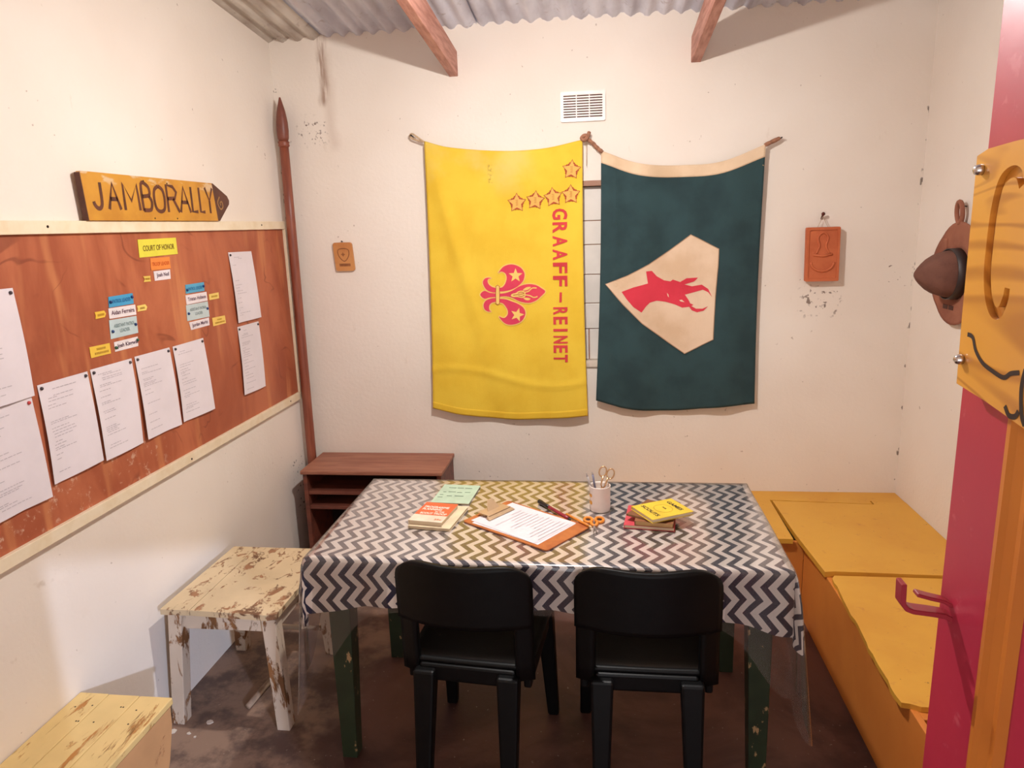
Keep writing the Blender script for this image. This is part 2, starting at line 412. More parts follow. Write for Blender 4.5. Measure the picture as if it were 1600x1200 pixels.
paper([(2.983, 1.675), (3.195, 1.672), (3.202, 1.366), (2.990, 1.366)], 'white sheet at right end of board, upper of the two beside the staff', seed=9, pins=((.06, .04), (.9, -.0)) and ((.06, .04),))
paper([(2.990, 1.349), (3.192, 1.348), (3.180, 1.038), (2.970, 1.044)], 'white sheet at right end of board, lower of the two beside the staff', seed=10)
# name cards
def card(pts, rgb, label, lines=(), ink=(60, 40, 60), pins=(), pinm=M_pinb, shape=None, name='name_card', grp='cards of the court of honor'):
    (a, b, c, d) = [Vector(p) for p in pts]
    def S(u, v):
        p = (a * (1 - u) + b * u) * (1 - v) + (d * (1 - u) + c * u) * v
        return Vector((XB + .002, p.x, p.y))
    key = 'card_%d_%d_%d' % rgb; t = thing(name, label, 'card', tuple(S(.5, 1)), grp)
    poly = shape or [(0, 0), (1, 0), (1, 1), (0, 1)]
    cf_ = prism('card_face', poly, S, (-.0012, 0, 0), mat(key, rgb, .5, .04), t)
    im = mat('ink_%d_%d_%d' % ink, ink, .7, .02)
    for s, u0, u1, vb, h in lines:     # baseline vb, cap height h (in card heights)
        f = lambda x, y: S(x, y) + Vector((.0007, 0, 0))
        if s is None:                  # lettering too blurred to read: short strokes
            polys = []; u = u0; r = random.Random(int(u0 * 99 + vb * 77 + rgb[2]))
            while u < u1: l = r.uniform(.025, .05); polys.append([(u, vb - h), (u + l, vb - h), (u + l, vb), (u, vb)]); u += l + .022
            MARK('lettering', polys, f, im, cf_)
        else:
            polys, wd = text_polys(s, .02); MARK('lettering', [[(u0 + x / wd * (u1 - u0), vb - y * h) for x, y in p] for p in polys], f, im, cf_)
    for u, v in pins:
        p = S(u, v); bm = bmesh.new(); tube_bm(bm, [p, p + Vector((.004, 0, 0)), p + Vector((.006, 0, 0))], [.0055, .005, .003], 10); finish('push_pin', bm, pinm, cf_, True)
    local(t)
card([(2.374, 1.743), (2.606, 1.745), (2.605, 1.684), (2.371, 1.681)], (228, 216, 70), 'large yellow heading card at the top of the board', [('COURT OF HONOR', .1, .92, .66, .3)], (120, 90, 20), name='heading_card')
card([(2.431, 1.676), (2.549, 1.676), (2.548, 1.634), (2.427, 1.633)], (236, 138, 62), 'orange title card just below the yellow heading card', [('TROOP LEADER', .06, .94, .66, .3)], (205, 90, 30), name='title_card')
card([(2.440, 1.629), (2.542, 1.630), (2.538, 1.595), (2.440, 1.595)], (232, 222, 226), 'small white name card below the orange title card', [('Josh Neil', .14, .9, .62, .38)], (90, 60, 80))
card([(2.376, 1.616), (2.418, 1.615), (2.417, 1.595), (2.376, 1.596)], (232, 200, 96), 'tiny yellow notched tag left of the white card below the orange card', [(None, .25, .8, .65, .3)], (176, 130, 40), shape=[(0, 0), (1, 0), (.92, .5), (1, 1), (0, 1), (.2, .5)], name='patrol_tag')
card([(2.180, 1.563), (2.305, 1.564), (2.304, 1.528), (2.175, 1.528)], (64, 156, 200), 'bright blue title card at the top of the left column', [('PATROL LEADER', .14, .88, .66, .34)], (22, 96, 150), ((.06, .5), (.94, .35)), name='title_card')
card([(2.171, 1.526), (2.310, 1.524), (2.309, 1.489), (2.170, 1.492)], (232, 222, 222), 'white name card under the blue title card in the left column', [('Aidan Ferreira', .08, .94, .66, .4)], (92, 50, 70))
card([(2.166, 1.488), (2.308, 1.485), (2.305, 1.426), (2.161, 1.426)], (188, 206, 208), 'pale blue title card in the left column', [('ASSISTANT PATROL', .14, .9, .44, .18), ('LEADER', .34, .7, .74, .18)], (120, 140, 140), ((.08, .62), (.92, .48)), name='title_card')
card([(2.174, 1.414), (2.299, 1.414), (2.295, 1.381), (2.173, 1.382)], (232, 222, 222), 'white name card with green pins at the foot of the left column', [('Josh Kingwill', .1, .98, .66, .4)], (80, 50, 70), ((.04, .6), (.97, .35)), mat('green_pin', (40, 90, 60), .35))
card([(2.105, 1.522), (2.158, 1.522), (2.156, 1.501), (2.104, 1.500)], (232, 190, 66), 'small yellow tag left of the white card in the left column', [(None, .2, .8, .7, .35)], (190, 140, 40), shape=[(0, 0), (.85, 0), (1, .5), (.85, 1), (0, 1), (.06, .5)], name='patrol_tag')
card([(2.319, 1.518), (2.374, 1.519), (2.376, 1.498), (2.318, 1.498)], (236, 206, 110), 'small pale yellow tag right of the white card in the left column', [(None, .25, .75, .7, .35)], (180, 140, 60), shape=[(0, 0), (.85, 0), (1, .5), (.85, 1), (0, 1), (.06, .5)], name='patrol_tag')
card([(2.056, 1.417), (2.152, 1.415), (2.151, 1.381), (2.057, 1.382)], (232, 192, 72), 'yellow two-line tag at lower left, beside the card with green pins', [(None, .32, .74, .42, .2), (None, .2, .9, .8, .2)], (176, 130, 40), name='patrol_tag')
card([(2.629, 1.565), (2.763, 1.565), (2.759, 1.530), (2.626, 1.531)], (84, 164, 198), 'bright blue title card at the top of the right column', [('PATROL LEADER', .14, .88, .7, .34)], (30, 110, 160), ((.06, .62), (.94, .45)), name='title_card')
card([(2.620, 1.525), (2.773, 1.525), (2.774, 1.489), (2.621, 1.489)], (232, 220, 222), 'white name card under the blue title card in the right column', [('Tristan Hobson', .08, .93, .66, .38)], (100, 66, 84))
card([(2.616, 1.487), (2.774, 1.486), (2.774, 1.423), (2.611, 1.426)], (190, 204, 204), 'pale blue title card in the right column', [('ASSISTANT PATROL', .14, .9, .42, .17), ('LEADER', .36, .7, .72, .17)], (128, 142, 142), ((.07, .55), (.93, .45)), name='title_card')
card([(2.622, 1.419), (2.768, 1.420), (2.766, 1.389), (2.629, 1.388)], (232, 220, 222), 'white name card at the foot of the right column', [('Jordan Maritz', .1, .92, .66, .42)], (90, 56, 76))
card([(2.790, 1.513), (2.866, 1.514), (2.865, 1.489), (2.789, 1.489)], (234, 202, 110), 'small yellow tag right of the white card in the right column', [(None, .2, .8, .65, .3)], (190, 150, 50), name='patrol_tag')
card([(2.792, 1.415), (2.895, 1.413), (2.897, 1.380), (2.794, 1.380)], (234, 196, 100), 'yellow two-line tag at the lower end of the right column', [(None, .36, .66, .42, .18), (None, .16, .88, .8, .2)], (184, 140, 46), name='patrol_tag')

# arrow sign standing on the frame
asg = thing('arrow_sign', 'yellow painted wooden arrow sign standing on the notice board frame', 'sign', (XL + .015, 2.5, 1.8065))
def arrow_mat():
    n = NB('worn_yellow_paint'); X, Y, Z = n.sep()
    c = n.mix(n.step(n.noise(7, 4), .35, .7), lin((206, 146, 48)), lin((188, 126, 38)))
    ch = n.math('MULTIPLY', n.boxmask([(Z, 1.925, 2.0), (Y, 2.0, 2.9)], .012), n.step(n.noise(20, 4, stretch=(1, .5, 1.6)), .54, .64))
    n.color(n.mix(n.math('MULTIPLY', ch, .8), c, lin((216, 188, 150)))); n.bump(n.noise(60, 3), .1, .003); return n.fin(.5)
XS = XL + .012
a3 = lambda y, z: (XS + .018, y, z)
poly = [(2.118, 1.9555), (2.108, 1.95), (2.118, 1.8068), (2.895, 1.8068), (2.876, 1.957)]
bd = prism('board', poly, lambda y, z: (XS, y, z), (.018, 0, 0), arrow_mat(), asg)
M_brown = mat('dark_brown_paint', (96, 52, 36), .5, .15, 14)
prism('arrow_tip', [(2.876, 1.957), (2.895, 1.8068), (2.91, 1.8068), (3.0, 1.876), (3.004, 1.892), (2.99, 1.91), (2.884, 1.957)], lambda y, z: (XS, y, z), (.018, 0, 0), M_brown, asg)
prism('edge_strip', [(2.1055, 1.9505), (2.1155, 1.8068), (2.1185, 1.8068), (2.1085, 1.952)], lambda y, z: (XS, y, z), (.0184, 0, 0), M_brown, asg)
M_letter = mat('brown_letter_paint', (104, 54, 34), .55, .2, 30)
lw = [  # one stroke path per letter in units of letter box, drawn as painted bars
 ('J', [[(.62, 1), (.62, .3), (.5, .06), (.28, .03), (.1, .16), (.05, .28)]]), ('A', [[(0, 0), (.42, 1), (.9, 0)], [(.16, .4), (.72, .4)]]), ('M', [[(.12, 0), (.12, 1), (.5, .35), (.88, 1), (.95, 0)]]),
 ('B', [[(.1, 0), (.1, 1), (.6, .97), (.78, .8), (.7, .6), (.1, .54)], [(.7, .56), (.9, .35), (.8, .1), (.6, .03), (.1, .03)]]), ('O', [[(.5, 1), (.16, .85), (.06, .5), (.16, .12), (.5, 0), (.84, .12), (.94, .5), (.84, .85), (.5, 1)]]),
 ('R', [[(.1, 0), (.1, 1), (.6, .96), (.85, .76), (.7, .53), (.1, .5)], [(.55, .5), (.98, 0)]]), ('A', [[(0, 0), (.42, 1), (.95, 0)], [(.16, .4), (.75, .4)]]), ('L', [[(.1, 1), (.1, .04), (.8, .04)]]), ('L', [[(.1, 1), (.1, .04), (.8, .04)]]), ('Y', [[(.0, 1), (.48, .5), (.95, 1)], [(.48, .5), (.48, 0)]])]
ys = [2.148, 2.222, 2.292, 2.396, 2.466, 2.543, 2.630, 2.707, 2.765, 2.815, 2.878]
zb = [1.842, 1.842, 1.841, 1.84, 1.839, 1.838, 1.838, 1.838, 1.838, 1.837]; zt = [1.925, 1.925, 1.928, 1.93, 1.928, 1.934, 1.932, 1.935, 1.935, 1.937]
for i, (ch, strokes) in enumerate(lw):
    polys = []; w0 = (ys[i + 1] - ys[i]) * .93
    for st in strokes:
        P = [(ys[i] + x * w0, zb[i] + y * (zt[i] - zb[i])) for x, y in st]
        if ch in 'OJB': P = spline(P, 4)
        polys += ribbon2d(P, .0135)
    o = flat_faces('letter', polys, lambda y, z: (XS + .0187, y, z), M_letter, asg)
flat_faces('emblem', ribbon2d(spline([(2.925, 1.905), (2.906, 1.88), (2.925, 1.855), (2.945, 1.865), (2.94, 1.885), (2.925, 1.88), (2.93, 1.87)], 5), .006), lambda y, z: (XS + .0187, y, z), mat('faded_gold', (170, 124, 70), .5), asg)
bm = bmesh.new()
for y, z in ((2.42, 1.942), (2.56, 1.94), (2.46, 1.815), (2.6, 1.815)): tube_bm(bm, [(XS + .0178, y, z), (XS + .0195, y, z)], .0028, 8)
stuff(finish('nail_heads', bm, M_dark, asg))
local(asg)

# spear-headed staff in the corner
st = thing('wooden_staff', 'tall reddish-brown staff with carved spear point in the corner', 'staff', (-1.56, 3.52, 0))
M_staff = mat('varnished_red_wood', (150, 84, 62), .4, .16, 8, .15, 40, stretch=(6, 6, .5), c2=(122, 62, 46))
sx = lambda z: (-1.568 + .010 * z / 2.4, 3.55 + .01 * z / 2.4)
def sp(z): x, y = sx(z); return (x, y, z)
tube('shaft', [sp(z) for z in (0, .6, 1.2, 1.8, 2.165)], [.0245, .0245, .024, .0235, .0225], M_staff, st, 14)
tube('collar', [sp(z) for z in (2.163, 2.17, 2.178, 2.186, 2.192)], [.023, .0285, .0255, .029, .023], M_staff, st, 14)
tube('spear_head', [sp(z) for z in (2.19, 2.205, 2.24, 2.28, 2.33, 2.375, 2.395)], [.022, .027, .0295, .028, .021, .0095, .004], mat('dark_carved_wood', (128, 70, 54), .45, .15, 8, c2=(100, 54, 44)), st, 14)
local(st)

# ------------------------------------------------------------------ back wall: small plaque, tile, vent
pl = thing('wooden_plaque', 'small yellow-brown wooden plaque with burnt crest, left of the yellow flag', 'plaque', (-1.315, 3.61, 1.547))
def rrect(x0, x1, z0, z1, r, n=4):
    out = []
    for cx, cz, a0 in ((x1 - r, z1 - r, 0), (x0 + r, z1 - r, pi / 2), (x0 + r, z0 + r, pi), (x1 - r, z0 + r, 3 * pi / 2)):
        for k in range(n + 1): a = a0 + pi / 2 * k / n; out.append((cx + r * cos(a), cz + r * sin(a)))
    return out
sk = lambda x, z: (x + (1.62 - z) * .06 - .0, z)
bk3 = lambda yo: (lambda x, z: (sk(x, z)[0], YB - yo, z))
prism('board', rrect(-1.366, -1.266, 1.548, 1.692, .012), bk3(.002), (0, -.013, 0), mat('yellow_wood', (204, 142, 84), .5, .1, 6, .1, 60, c2=(186, 120, 66)), pl)
M_burn = mat('burnt_brown', (150, 92, 52), .6, .2, 30)
cr_ = spline([(-1.342, 1.655), (-1.315, 1.662), (-1.288, 1.655), (-1.287, 1.63), (-1.30, 1.608), (-1.315, 1.598), (-1.33, 1.608), (-1.343, 1.63)], 4, True)
MARK('crest', ribbon2d(cr_, .005, True) + [star_pts(-1.318, 1.632, .012, .006, 4)], bk3(.0156), M_burn, pl)
flat_faces('name_bar', [[(-1.344, 1.572), (-1.285, 1.572), (-1.285, 1.586), (-1.344, 1.586)]], bk3(.0156), M_burn, pl)
tube('nail', [(-1.322, YB - .001, 1.697), (-1.322, YB - .014, 1.699)], .003, M_dark, pl, 8)
local(pl)
tl = thing('terracotta_tile', 'terracotta relief tile hanging by a string right of the green flag', 'wall tile', (1.03, 3.6, 1.44))
M_tc = mat('terracotta', (196, 104, 62), .75, .1, 8, .25, 50, c2=(180, 88, 50))
tx = lambda x, z: (x - (z - 1.57) * .02, z)
t3 = lambda yo: (lambda x, z: (tx(x, z)[0], YB - yo, z))
prism('slab', rrect(.952, 1.103, 1.446, 1.697, .006), t3(.016), (0, -.022, 0), M_tc, tl)
prism('rim', rrect(.952, 1.103, 1.446, 1.697, .006), t3(.038), (0, -.005, 0), M_tc, tl, holes=[rrect(.964, 1.092, 1.460, 1.684, .008)[::-1]])
ov = [(1.028 + .052 * cos(a), 1.535 + .042 * sin(a)) for a in [pi * 2 * k / 24 for k in range(24)]]
bm = bmesh.new()
tube_bm(bm, [(tx(x, z)[0], YB - .038, z) for x, z in ov[12:] + ov[:1]], .006, 8)
tube_bm(bm, [(tx(x, z)[0], YB - .0385, z) for x, z in spline([(.998, 1.575), (1.012, 1.61), (1.005, 1.65), (1.028, 1.672), (1.05, 1.65), (1.042, 1.61), (1.058, 1.575)], 4)], .005, 8)
tube_bm(bm, [(tx(x, z)[0], YB - .0385, z) for x, z in ((.985, 1.57), (1.028, 1.563), (1.072, 1.572))], .006, 8)
finish('relief', bm, M_tc, tl, True)
bm = bmesh.new(); 
for x in (1.0, 1.05): tube_bm(bm, [(x, YB - .024, 1.692), (1.024, YB - .02, 1.747)], .0012, 6)
finish('string', bm, mat('string', (190, 165, 140), .8), tl)
tube('nail', [(1.024, YB - .001, 1.735), (1.021, YB - .03, 1.757), (1.021, YB - .034, 1.757)], [.005, .005, .009], mat('rusty_nail', (110, 50, 40), .5), tl, 8)
local(tl)
vt = thing('air_vent', 'white plastic louvred air vent high on the back wall', 'vent', (-.088, 3.61, 2.221))
M_vent = mat('white_plastic', (238, 228, 220), .4, .04)
vx0, vx1, vz0, vz1 = -.194, .017, 2.221, 2.357
prism('vent_frame', rrect(vx0, vx1, vz0, vz1, .008), lambda x, z: (x, YB - .001, z), (0, -.011, 0), M_vent, vt, holes=[rrect(vx0 + .014, vx1 - .014, vz0 + .014, vz1 - .014, .003)[::-1]])
box('vent_back', vx0 + .012, vx1 - .012, YB - .0015, YB - .0005, vz0 + .012, vz1 - .012, mat('vent_dark', (112, 84, 76), .8), vt, bev=0)
cw = (vx1 - vx0 - .028) / 3
for k in range(10):
    z = vz0 + .016 + (vz1 - vz0 - .03) * (k) / 9.
    if k in (0, 9): pass
    box('slat', vx0 + .014, vx1 - .014, YB - .009, YB - .003, z - .0032, z + .0032, M_vent, vt, bev=.0008)
for k in (1, 2): box('mullion', vx0 + .014 + cw * k - .0025, vx0 + .014 + cw * k + .0025, YB - .0105, YB - .003, vz0 + .012, vz1 - .012, M_vent, vt, bev=.0008)
local(vt)

# ------------------------------------------------------------------ flags
def interp(xs, ys_, x):
    P = list(zip(xs, ys_))
    for i in range(len(P) - 1):
        if x <= P[i + 1][0] or i == len(P) - 2:
            t = (x - P[i][0]) / (P[i + 1][0] - P[i][0])
            m0 = (P[i + 1][1] - P[max(i - 1, 0)][1]) / (P[i + 1][0] - P[max(i - 1, 0)][0]); j = min(i + 2, len(P) - 1)
            m1 = (P[j][1] - P[i][1]) / (P[j][0] - P[i][0]); h = P[i + 1][0] - P[i][0]
            t = max(0, min(1, t))
            return (2 * t ** 3 - 3 * t * t + 1) * P[i][1] + (t ** 3 - 2 * t * t + t) * h * m0 + (-2 * t ** 3 + 3 * t * t) * P[i + 1][1] + (t ** 3 - t * t) * h * m1
K = .988
def SC(x, z): return (x * K, 1.75 + (z - 1.75) * K)
class Flag:
    def __init__(s, top, bot, fold):
        s.top = [SC(*p) for p in top]; s.bot = [SC(*p) for p in bot]; s.fold = fold
    def xz(s, u, v):      # v = 0 top, 1 bottom
        xt = s.top[0][0] * (1 - u) + s.top[-1][0] * u; xb = s.bot[0][0] * (1 - u) + s.bot[-1][0] * u
        zt = interp([p[0] for p in s.top], [p[1] for p in s.top], xt); zb_ = interp([p[0] for p in s.bot], [p[1] for p in s.bot], xb)
        bow = .008 * sin(pi * v)
        return xt * (1 - v) + xb * v + (bow if u < .5 else -bow) * abs(1 - 2 * u), zt * (1 - v) + zb_ * v
    def y(s, x, z): return YB - .036 - s.fold(x, z)
    def mesh(s, name, m, parent, v0=0., v1=1., nu=70, nv=90, off=0.):
        bm = bmesh.new(); g = []
        for j in range(nv + 1):
            row = []
            for i in range(nu + 1):
                x, z = s.xz(i / nu, v0 + (v1 - v0) * j / nv); row.append(bm.verts.new((x, s.y(x, z) - off, z)))
            g.append(row)
        for j in range(nv):
            for i in range(nu): bm.faces.new((g[j][i], g[j + 1][i], g[j + 1][i + 1], g[j][i + 1]))
        o = finish(name, bm, m, parent, True, norm=False)
        md = o.modifiers.new('thickness', 'SOLIDIFY'); md.thickness = .0015; md.offset = -1
        return o
    def on(s, off): return lambda x, z: (x, s.y(x, z) - off, z)
def cloth_mat(name, a, b, sheen=0.3):
    n = NB(name); c = n.mix(n.step(n.noise(5, 4), .35, .7), lin(a), lin(b))
    n.color(c); wv = n.noise(420, 1, .5); n.bump(n.math('ADD', wv, n.math('MULTIPLY', n.noise(9, 3, stretch=(2, 1, .5)), 1.6)), .22, .006)
    n.b.inputs['Sheen Weight'].default_value = sheen * .3; return n.fin(.85, 0, .2)
def yfold(x, z):
    d = (2.15 - z)
    return .010 * sin((x + .87) * 9 + d * 1.2) + .020 * exp(-((x + .84 - .24 * d) / .04) ** 2) * min(1, d * 2) * max(0, 1.35 - d) - .004 * sin(23 * x + 3 * z) * min(1, d) + .006 * exp(-((z - .99 - .05 * sin(6 * x)) / .016) ** 2)
YFl = Flag([(-.867, 2.169), (-.747, 2.134), (-.495, 2.107), (-.277, 2.110), (-.092, 2.14)], [(-.897, .814), (-.748, .779), (-.509, .752), (-.307, .756), (-.078, .773)], yfold)
yf = thing('yellow_flag', 'faded yellow flag with red fleur-de-lis and lettering hung sideways on the wall', 'flag', (-.48, 3.58, .75))
M_yel = cloth_mat('yellow_cotton', (230, 190, 58), (222, 178, 50))
n = NB('yellow_cotton_faded'); X, Y, Z = n.sep()
c = n.mix(n.step(n.noise(5, 4), .35, .7), lin((234, 198, 66)), lin((226, 186, 56)))
fd = n.math('MULTIPLY', n.boxmask([(Z, 1.93, 2.3), (X, -1, -.35)], .07), n.step(n.noise(4, 4), .42, .68))
c = n.mix(n.math('MULTIPLY', fd, .6), c, lin((232, 206, 130)))
c = n.mix(n.math('MULTIPLY', n.boxmask([(X, -.548, -.53), (Z, 1.955, 2.04)], .006), n.math('MULTIPLY', n.step(n.noise(50, 3), .45, .55), .6)), c, lin((150, 120, 60)))
n.color(c); n.bump(n.math('ADD', n.noise(420, 1), n.math('MULTIPLY', n.noise(8, 3, stretch=(2, 1, .4)), 1.6)), .2, .006); n.fin(.85, 0, .2)
YFl.mesh('cloth', n.m, yf)
YFl.mesh('bottom_hem', M_yel, yf, .972, 1.0, 70, 4, .0022)
M_red = cloth_mat('red_cotton', (214, 72, 72), (196, 60, 66)); M_pink = cloth_mat('pink_red_print', (222, 72, 92), (208, 62, 92)); M_crm = mat('printed_cream', (238, 200, 110), .8, .05)
M_dred = mat('printed_dark_red', (176, 74, 40), .8, .1)
# fleur-de-lis
def lis(u, v): return (-.63855 + .00032273 * u - .0000098 * v, 1.60739 - .0000064 * u - .00031944 * v)
petals = [
 [(390, 265), (430, 205), (480, 160), (560, 135), (640, 140), (720, 175), (770, 225), (795, 290), (780, 370), (740, 430), (680, 480), (600, 520), (500, 545), (405, 548), (405, 500), (450, 485), (490, 440), (515, 370), (515, 310), (490, 265), (450, 245), (420, 245)],
 [(275, 345), (230, 335), (180, 350), (148, 400), (160, 460), (200, 520), (260, 555), (345, 565), (345, 500), (290, 480), (240, 440), (220, 390), (235, 355)],
 [(395, 945), (440, 1010), (500, 1060), (580, 1078), (680, 1060), (760, 1010), (805, 930), (805, 860), (770, 800), (700, 750), (600, 710), (500, 675), (405, 670), (405, 720), (460, 740), (510, 800), (535, 860), (530, 920), (490, 965), (440, 965)],
 [(275, 865), (220, 865), (170, 830), (155, 760), (190, 695), (260, 665), (345, 655), (345, 710), (290, 725), (250, 760), (240, 810), (250, 850)],
 [(105, 600), (170, 540), (250, 570), (345, 582), (405, 585), (500, 575), (600, 540), (700, 480), (780, 450), (880, 438), (980, 455), (1060, 500), (1120, 550), (1060, 620), (980, 690), (880, 730), (780, 725), (700, 700), (600, 650), (500, 628), (405, 635), (345, 638), (250, 645), (170, 665)]]
for i, p in enumerate(petals):
    P = spline([lis(*q) for q in p], 3, True)
    flat_faces('outline', ribbon2d(P, .011, True), YFl.on(.0030), M_crm, yf, .03)
    flat_faces('petal', [P], YFl.on(.0040), M_pink, yf, .03)
flat_faces('band', [spline([lis(*q) for q in [(352, 470), (375, 455), (403, 470), (408, 600), (403, 740), (378, 757), (352, 740), (348, 600)]], 3, True)], YFl.on(.0052), M_crm, yf, .03)
flat_faces('outline', ribbon2d([lis(*q) for q in [(352, 470), (375, 453), (405, 470), (410, 600), (405, 740), (378, 759), (350, 740), (346, 600)]], .003, True), YFl.on(.0058), M_dred, yf)
for cx, cy, rt in ((655, 305, pi / 2), (683, 920, 0.05)):
    flat_faces('petal_star', [[lis(*q) for q in star_pts(cx, cy, 112, 48, 5, -rt if rt < 1 else -rt)]], YFl.on(.0052), M_crm, yf, .03)
sk_ = [spline([lis(*q) for q in [(580, 620), (605, 590), (660, 575), (700, 550), (760, 540), (800, 560), (812, 600), (800, 640), (750, 655), (690, 640), (620, 640)]], 3, True),
       spline([lis(*q) for q in [(770, 530), (820, 490), (895, 482), (860, 520), (800, 540)]], 3, True), spline([lis(*q) for q in [(780, 655), (830, 650), (890, 665), (860, 690), (810, 685)]], 3, True)]
flat_faces('buck_skull', sk_ + ribbon2d([lis(*q) for q in spline([(800, 565), (860, 548), (915, 500), (985, 497)], 4)], .0055) + ribbon2d([lis(*q) for q in spline([(800, 605), (880, 618), (940, 645), (1000, 630)], 4)], .0055), YFl.on(.0052), M_crm, yf, .03)
MARK('skull_lines', sum([ribbon2d([lis(*q) for q in r], .003) for r in ([(620, 610), (700, 600), (790, 585)], [(690, 580), (740, 560), (790, 575)], [(700, 620), (750, 635), (795, 610)])], []), YFl.on(.006), M_dred, yf)
# lettering reads downwards, tops of the letters to the right
TX, TZ = SC(-.240, 1.83); TX2, TZ2 = SC(-.170, 1.055)
wds = [('GRAAFF', 0, .505), ('REINET', .625, 1.0)]
L = TZ - TZ2
for s, a, b in wds:
    for k, chh in enumerate(s):
        seg = (b - a) * L / len(s); wdt = seg * (.80 if chh != 'I' else .27); st0 = a * L + seg * k + (seg - wdt) / 2
        polys, wd = text_polys(chh, .028)
        P = [[(TX + (TX2 - TX) * y * .97 - .0012 * (st0 * 8), TZ - st0 - x / wd * wdt) for x, y in p] for p in polys]
        flat_faces('letter', P, YFl.on(.0034), M_red, yf, .03)
flat_faces('letter', [[(TX + .026, TZ - .535 * L), (TX + .038, TZ - .535 * L), (TX + .036, TZ - .60 * L), (TX + .024, TZ - .60 * L)]], YFl.on(.0034), M_red, yf)
for k, (x, z) in enumerate([(-.146, 2.004), (-.151, 1.888), (-.238, 1.879), (-.326, 1.867), (-.418, 1.858)]):
    x, z = SC(x, z); rot = pi / 2 - .1 + .1 * (k % 3)
    S5 = star_pts(x, z, .046, .0235, 5, rot)
    sg = flat_faces('badge_star', [S5], YFl.on(.0032), mat('badge_peach', (232, 176, 88), .8, .05), yf, .03)
    flat_faces('star_outline', ribbon2d(S5, .0042, True), YFl.on(.0040), M_dred, sg, .03)
    bl = []
    for j in range(5):
        a = rot + pi / 5 + 2 * pi * j / 5
        for da, rr in ((-.28, .031), (0, .028), (.28, .031)): bl.append([(x + rr * cos(a + da) + .005 * cos(t), z + rr * sin(a + da) + .005 * sin(t)) for t in (0, pi / 2, pi, 3 * pi / 2)])
    MARK('leaf_marks', bl, YFl.on(.0037), M_dred, sg)
    MARK('scribble', [[(x - .006 + .004 * (q % 2), z + .014 - .006 * q), (x + .006, z + .014 - .006 * q), (x + .006, z + .0115 - .006 * q), (x - .006, z + .0115 - .006 * q)] for q in range(5)], YFl.on(.0042), mat('badge_ink', (190, 130, 60), .8), sg)
rope_m = mat('pale_rope', (206, 176, 140), .85, .15, 60, .4, 200)
def P3(x, z, yo): a, b = SC(x, z); return (a, YB - yo, b)
tube('rope_loop', spline([P3(-.868, 2.165, .04), P3(-.892, 2.182, .035), P3(-.925, 2.205, .03), P3(-.938, 2.198, .03), P3(-.925, 2.182, .032), P3(-.895, 2.172, .036), P3(-.866, 2.162, .042)], 5), .0045, rope_m, yf, 8)
tube('nail', [(-.918, YB - .001, 2.19), (-.918, YB - .05, 2.193)], .003, M_dark, yf, 8)
local(yf)
# green flag
def gfold(x, z):
    d = 2.05 - z
    return .009 * sin(x * 12 + .6 * d) + .0055 * sin(31 * x + 1.5 + .5 * d) * max(.45, 1 - d * .35) + .006 * exp(-((x - .06 - .02 * d) / .02) ** 2) + .006 * sin(4 * z) * (x - .35)
GFl = Flag([(-.004, 2.081), (.18, 2.015), (.389, 2.0), (.566, 2.010), (.757, 2.078)], [(-.036, .856), (.14, .808), (.317, .798), (.508, .812), (.757, .836)], gfold)
gf = thing('green_flag', 'dark green flag with red antelope head on a pale kite-shaped patch', 'flag', (.36, 3.58, .80))
GFl.mesh('cloth', cloth_mat('dark_green_cotton', (50, 73, 76), (42, 61, 64)), gf, .03, 1.0)
GFl.mesh('header_band', cloth_mat('canvas_band', (232, 204, 172), (214, 184, 150)), gf, -.004, .042, 70, 6, .0022)
def bok(u, v): return (-.007215 + .000511 * u + .0000069 * v, 1.713176 - .00001003 * u - .00051893 * v)
M_cal = cloth_mat('calico', (228, 200, 172), (212, 180, 148))
kite = [(35, 497), (250, 418), (450, 315), (640, 190), (835, 47), (960, 110), (1090, 178), (1085, 330), (1065, 620), (1050, 1020), (910, 1095), (785, 1160), (640, 1060), (380, 870), (200, 690)]
kt = flat_faces('kite_patch', [[bok(*q) for q in kite]], GFl.on(.0035), M_cal, gf, .025)
flat_faces('seam', ribbon2d([bok(*q) for q in kite], .004, True), GFl.on(.0042), mat('seam_brown', (176, 140, 110), .9), kt, .03)  # plain brown ribbon along the patch edge
buck = [(188, 570), (300, 528), (437, 492), (420, 380), (475, 375), (520, 425), (590, 465), (650, 475), (672, 458), (740, 480), (800, 445), (905, 440), (870, 475), (780, 503), (850, 520), (940, 505), (1000, 545), (1035, 620), (1000, 575), (950, 552), (870, 575), (785, 598), (820, 650), (835, 680), (865, 693), (845, 705), (890, 730), (950, 730), (1000, 707), (960, 748), (900, 764), (850, 745), (825, 712), (760, 720), (690, 690), (600, 665), (520, 655), (455, 672), (420, 705), (375, 765), (300, 715), (235, 640)]
bh = flat_faces('antelope_head', [[bok(*q) for q in buck]], GFl.on(.0050), cloth_mat('red_felt', (216, 62, 78), (202, 54, 70)), kt, .025)
MARK('eye', [[bok(*q) for q in [(618, 583), (632, 600), (636, 625), (624, 612)]], [bok(*q) for q in [(732, 650), (755, 645), (782, 668), (745, 662)]]], GFl.on(.0057), M_cal, kt)
rb = mat('brown_rope', (172, 120, 92), .85, .2, 60, .5, 150)
tube('rope', spline([P3(-.085, 2.15, .04), P3(-.05, 2.128, .036), P3(-.02, 2.098, .036), P3(.004, 2.078, .038)], 5), [.009 + .0015 * sin(i * 2.1) for i in range(16)], rb, gf, 10)
tube('rope_knot', spline([P3(-.062, 2.155, .038), P3(-.082, 2.158, .048), P3(-.096, 2.146, .045), P3(-.082, 2.136, .05), P3(-.068, 2.15, .052), P3(-.06, 2.172, .04)], 5), .009, rb, gf, 10)
